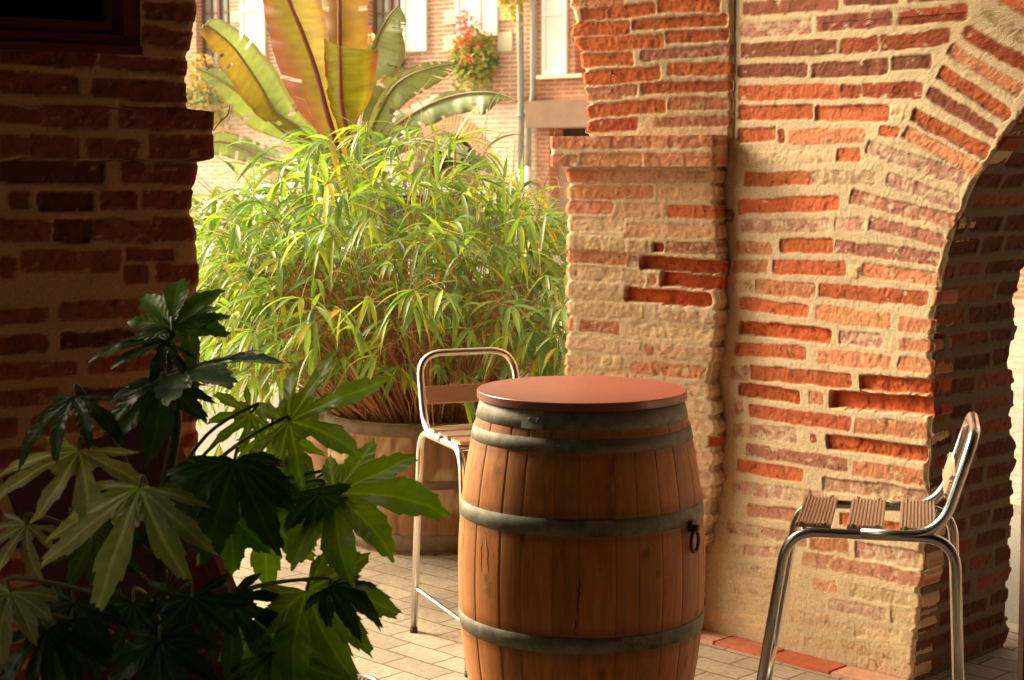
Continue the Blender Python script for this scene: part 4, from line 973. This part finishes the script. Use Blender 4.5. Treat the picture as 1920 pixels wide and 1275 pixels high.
o=mesh_obj('lower_wall',v,f,M['facade_low'],house,False,None,False); o.rotation_euler=(math.pi/2,0,0); o.location=(0,-.012,0)
for (u,z,r,t_) in arcs:
    mb=MB(); nvz=40
    for k in range(nvz):
        a=math.pi*(k+.2)/nvz; b=math.pi*(k+.74)/nvz; q=[]
        for d in (.0,.028):
            for (rad,an) in ((r+.003,a),(r+t_,a),(r+t_,b),(r+.003,b)): q.append((u+rad*math.cos(an),-d,z+rad*math.sin(an)))
        mb.add(q,[(0,1,2,3),(7,6,5,4),(0,4,5,1),(1,5,6,2),(2,6,7,3),(3,7,4,0)])
    mb.build('arch_ring',M['voussoir'],house,False,ws=False)
    part('doorway',M['dark_room'],[(u-r,u+r,0,z+r,-.42,-.36)])
    part('door',M['brown_frame'],[(u-r+.02,u-.01,0,z+r*.2,-.35,-.30),(u+.01,u+r-.02,0,z+r*.2,-.35,-.30)])
part('string_course',M['facade_red'],[(-14,uC-.02,zband-.04,zband+.05,0,.05)])
# side section to the right of the pipes, with its lintel and recessed entrance
eu0=fp(1032,400)[0]; eu1=eu0+1.9; ez1=fp(1060,240)[1]
wallpart('side_wall',M['facade_red'],uC+.001,12,0,9.5,.03,[(eu0,eu1,-.01,ez1),(fp(1020,100)[0]+.6,fp(1020,100)[0]+1.5,fp(1045,140)[1],6)])
part('entrance',M['dark_room'],[(eu0,eu1,0,ez1,-.34,-.30)])
part('entrance_wall',M['facade_red'],[(eu0,eu1,0,ez1-.35,-.28,-.2)])
lz0,lz1=fp(1050,240)[1],fp(1050,190)[1]
part('lintel',M['lintel'],[(fp(1012,215)[0],fp(1012,215)[0]+2.6,lz0,lz1,.03,.34)])
def windowp(w,par=None):
    wo_=bpy.data.objects.new('window',None); link(wo_,house); a,b,c,e=w; e=min(e,5.2)
    t=.055; bx=[(a,a+t,c,e,-.22,-.14),(b-t,b,c,e,-.22,-.14),(a+t,b-t,c,c+t,-.22,-.14),((a+b)/2-t*.6,(a+b)/2+t*.6,c+t,e,-.22,-.13)]
    k=c+.32
    while k<e-.1: bx+=[(a+t,(a+b)/2-t*.6,k,k+.025,-.21,-.15),((a+b)/2+t*.6,b-t,k,k+.025,-.21,-.15)]; k+=.32
    bx+=[((3*a+b)/4,(3*a+b)/4+.02,c+t,e,-.208,-.152),((a+3*b)/4-.02,(a+3*b)/4,c+t,e,-.208,-.152)]
    part('frame',M['brown_frame'],bx,wo_); part('pane',M['pane'],[(a+t,b-t,c+t,e,-.19,-.18)],wo_)
    part('sill',M['stone'],[(a-.12,b+.12,c-.11,c,-.1,.10)],wo_)
windowp(wA); windowp(wB)
def shutter(x0,x1,yb,d=.04,z1=5.3,base=0):
    u0,_=fp(x0,yb);u1,_=fp(x1,yb); z0=fp((x0+x1)/2,yb)[1]
    bx=[(u0,u1,z0,z1,base+.01,base+d)]; t=.07
    s=part('shutter',M['shutter'],bx+[(u0,u0+t,z0,z1,base+d,base+d+.018),(u1-t,u1,z0,z1,base+d,base+d+.018)]+[(u0+t,u1-t,z,z+t*1.2,base+d,base+d+.018) for z in (z0+.0,z0+.85,z0+1.7)])
    return u0,u1,z0
shutter(456,501,115); shutter(757,803,97); a=shutter(858,896,70); b=shutter(898,936,68); shutter(1022,1068,140,base=.03)
qs=[]
for (x,y0,y1) in ((444,20,42),(848,18,45),(950,8,38),(846,66,96),(948,60,96),(806,0,0),):
    if y1==0: continue
    u=fp(x,y0)[0]; qs.append((u-.14,u+.14,fp(x,y1)[1],fp(x,y0)[1],.0,.02))
for q_ in qs: part('quoin',M['stone'],[q_])
u0=fp(1018,142)[0]; part('sill',M['stone'],[(u0,u0+.9,fp(1045,148)[1],fp(1045,141)[1],.031,.16)])
# pipes
for (x0,ys,x1,dx) in ((985,420,985,0),(1012,None,1005,0)):
    pass
def hpipe(pts,r,ysplit,n1,n2):
    P=[]
    for (x,y) in pts: u,z=fp(x,y); P.append(Vector((u,-.13,z)))
    zc=fp(985,ysplit)[1]
    up=[p for p in P if p.z>zc]; last=P[len(up)]; pr=up[-1]; t=(pr.z-zc)/(pr.z-last.z); X=pr.lerp(last,t)
    mb=MB(); mb.tube(rounded(up+[X],.12,4),r,12); 
    for zc_ in (zc+.8,zc+2.6): mb.tube([Vector((X.x,-.13,zc_-.03)),Vector((X.x,-.13,zc_+.03))],r*1.25,12)
    mb.build('downpipe',M['zinc'],house,True,ws=False)
    mb=MB(); mb.tube([X,Vector((last.x,-.13,0.02))],r*1.15,12); mb.build('pipe_foot',M['white_pipe'],house,True,ws=False)
hpipe([(984,-120),(986,100),(987,200),(987,400),(988,520)],.05,318,0,0)
hpipe([(1011,-120),(1010,100),(1010,185),(1001,212),(1001,400),(1000,520)],.045,312,0,0)
# flower boxes
def bush(mb,c,ex,ey,ez,n,cols,sz,rg,hang=0):
    for k in range(n):
        th_=rg.uniform(0,6.283); ph=math.acos(rg.uniform(-1,1)); r=rg.random()**.4
        p=c+Vector((ex*r*math.sin(ph)*math.cos(th_),ey*r*math.sin(ph)*math.sin(th_),ez*r*math.cos(ph)-(hang*rg.random()**2)))
        a=Vector((rg.gauss(0,1),rg.gauss(0,1),rg.gauss(0,1))).normalized(); b_=a.orthogonal().normalized(); s=sz*rg.uniform(.6,1.4)
        c_=rg.choice(cols); k_=rg.uniform(.7,1.2)
        mb.add([p-a*s,p+b_*s*.45,p+a*s,p-b_*s*.45],[(0,1,2,3)],(c_[0]*k_,c_[1]*k_,c_[2]*k_,1))
def flowerbox(x0,x1,y,label,fl,seed,depth=.2,h=.16,hang=.5,base=0,green=((.30,.33,.08),(.20,.26,.06),(.45,.42,.12)),nleaf=700,top=.35):
    rg=random.Random(seed); u0=fp(x0,y)[0];u1=fp(x1,y)[0];z=fp((x0+x1)/2,y)[1]
    loc=Fo+Fu*((u0+u1)/2)+Fn*(.14+base)+Z*z
    t=thing('flower_box',label,'flower box',tuple(loc),'flower boxes under the house windows',-tf)
    wd_=(u1-u0)/2
    mb=MB(); X_,Y_=Vector((1,0,0)),Vector((0,1,0))
    mb.box((0,0,h/2),X_,Y_,Z,wd_,.10,h/2); mb.box((0,0,h+.008),X_,Y_,Z,wd_+.012,.112,.010); mb.build('box',M['box_green'],t,False,ws=False)
    mb=MB(); bush(mb,Vector((0,-.05,h+.12)),wd_*1.25,.22,top,nleaf,green,.05,rg,hang); mb.build('foliage',M['foliage'],t,False,ws=False)
    mb=MB(); bush(mb,Vector((0,-.12,h+.22)),wd_*.8,.2,top,110,fl,.045,rg,0.1); mb.build('flowers',M['foliage'],t,False,ws=False)['kind']='stuff'
    return t
flowerbox(868,936,130,'flower box with a tall pink flowering plant under the closed white shutters',((.75,.12,.18),(.80,.25,.25),(.75,.10,.10)),3,hang=.45,nleaf=1000,top=.38)
flowerbox(690,760,128,'flower box of pale green foliage partly behind the banana leaf',((.75,.12,.12),(.8,.7,.6)),5,hang=.25,nleaf=500,top=.28)
flowerbox(352,440,192,'overgrown flower box with trailing yellow stems under the leftmost window',((.6,.45,.1),(.7,.4,.25)),8,hang=.7,nleaf=900,top=.6,green=((.42,.36,.14),(.50,.40,.18),(.26,.27,.08)))
# hanging clump of pink blooms higher in the tall box, trailing vine at the pipes
mb=MB(); rg=random.Random(9); q=Fo+Fu*fp(893,60)[0]+Fn*.3+Z*fp(893,55)[1]; bush(mb,q,.17,.12,.28,160,((.78,.14,.22),(.80,.28,.30)),.04,rg)
tag(mb.build('geranium',M['foliage']),'tall pink geranium blooms rising from the flower box by the closed shutters','flowers')
mb=MB(); q=Fo+Fu*fp(985,10)[0]+Fn*.3+Z*fp(985,10)[1]; bush(mb,q+Z*.2,.24,.12,.30,260,((.55,.45,.05),(.45,.42,.08),(.6,.55,.12)),.045,rg,.35)
tag(mb.build('vine',M['foliage']),'yellow green vine trailing over the grey downpipes','vine')

# ---------------------------------------------------------------- parked white car behind the bamboo
car=thing('parked_car','white parked car in the street, mostly hidden behind the bamboo','car',(-1.55,14.3,0),None,-math.pi/4)
prof=[(-2.0,.32),(-2.02,.62),(-1.95,.84),(-1.35,.93),(-1.05,.97),(-.45,1.40),(.45,1.45),(1.15,1.36),(1.75,1.02),(2.0,.92),(2.04,.55),(1.98,.32)]
def loft(name,mt,pr,ws_,par):
    v=[];f=[];n=len(pr)
    for s in (-1,1):
        for (x,z),w_ in zip(pr,ws_): v.append((x,s*w_,z))
    f.append(tuple(range(n-1,-1,-1))); f.append(tuple(range(n,2*n)))
    f+=[(i,(i+1)%n,(i+1)%n+n,i+n) for i in range(n)]
    o=mesh_obj(name,v,f,mt,par,False,None,False); bv=o.modifiers.new('b','BEVEL'); bv.width=.05; bv.segments=3; return o
low=[(-2.0,.32),(-2.04,.6),(-1.95,.84),(-1.1,.95),(1.75,.99),(2.0,.90),(2.05,.55),(1.98,.32)]
loft('body',M['car_paint'],low,[.80,.86,.84,.85,.85,.82,.85,.8],car)
loft('glass',M['glass_dark'],[(-1.12,.94),(-.48,1.38),(1.12,1.36),(1.70,.97)],[.78,.62,.62,.76],car)
loft('roof',M['car_paint'],[(-.55,1.37),(-.35,1.43),(.45,1.47),(1.15,1.40),(1.2,1.36)],[.60,.62,.63,.62,.60],car)
for s in (-1,1):
    for (a,b) in (((-1.12,.94),(-.46,1.40)),((.25,.96),(.28,1.42)),((1.70,.97),(1.14,1.39))):
        mb=MB(); mb.tube([(a[0],s*.79,a[1]),(b[0],s*.635,b[1])],.035,6); mb.build('roof_pillar',M['car_paint'],car,True,ws=False)
for (x,y) in ((-1.28,-.80),(1.28,-.80),(-1.28,.80),(1.28,.80)):
    m1=MB(); sgn=1 if y>0 else -1
    m1.tube([(x,y-.10*1,.31),(x,y+.10,.31)],.31,24); wh=m1.build('wheel',M['tyre'],car,True,ws=False)
    m2=MB(); m2.tube([(x,y+sgn*.101,.31),(x,y+sgn*.112,.31)],.19,18); m2.build('rim',M['alu'],wh,False,ws=False)

# red geranium pot left of the bamboo
gp=ground(462,745); gp=Vector((at(462,480,13.0).x,13.0,0))
g=thing('potted_geranium','potted geranium with small red blooms and yellow green leaves seen through the bamboo at left','potted plant',tuple(gp))
rg=random.Random(31)
mb=MB(); mb.lathe(gp,[(.13,-.03),(.18,.30),(.20,.30),(.20,.34),(.17,.34),(.165,.30),(.001,.31)],28); mb.build('pot',M['terracotta'],g,True)
mb=MB(); bush(mb,gp+Z*.62,.62,.3,.36,1500,((.38,.42,.05),(.22,.32,.05),(.50,.46,.06)),.035,rg); mb.build('foliage',M['foliage'],g)
mb=MB(); bush(mb,gp+Z*.93+Vector((0,-.3,0)),.34,.08,.14,60,((.80,.05,.04),(.7,.03,.05)),.035,rg); mb.build('flowers',M['foliage'],g)['kind']='stuff'
# small grey bowl beyond the tub, drain in the paving, post at the right edge
q=ground(592,724); bw=MB(); bw.lathe(q,[(.001,.012),(.09,.014),(.14,.06),(.15,.06),(.10,.0)],32); tag(bw.build('plant_saucer',M['grey_metal'],None,True),'shallow grey saucer on the street paving left of the tub','saucer')
q=ground(662,1284)
dr=thing('floor_drain','round grey floor drain ring set in the brick paving','drain',tuple(q))
mb=MB(); mb.lathe(q,[(.079,.002),(.077,.012),(.066,.013),(.064,.004)],48); mb.build('ring',M['grey_metal'],dr,True)
mb=MB(); mb.lathe(q,[(.064,.006),(.02,.007),(.001,.007)],40); 
for k in range(-4,5): mb.box(q+Vector((k*.013,0,.008)),Vector((1,0,0)),Vector((0,1,0)),Z,.003,math.sqrt(max(0,.06**2-(k*.013)**2)),.002)
mb.build('grate',M['old_hoop'],dr,False)
b0=at(1912,1290,3.9); t0=at(1926,640,4.0)
mb=MB(); aa=(t0-b0).normalized(); b0=b0-aa*(b0.z/aa.z); mid_=(b0+t0)/2; xx=Vector((1,0,0)); xx=(xx-aa*xx.dot(aa)).normalized(); mb.box(mid_+xx*.022,aa,xx,aa.cross(xx),(t0-b0).length/2,.022,.02)
tag(mb.build('wooden_post',M['brown_wood']),'dark brown wooden post at the right edge beside the shadowed arch','post')
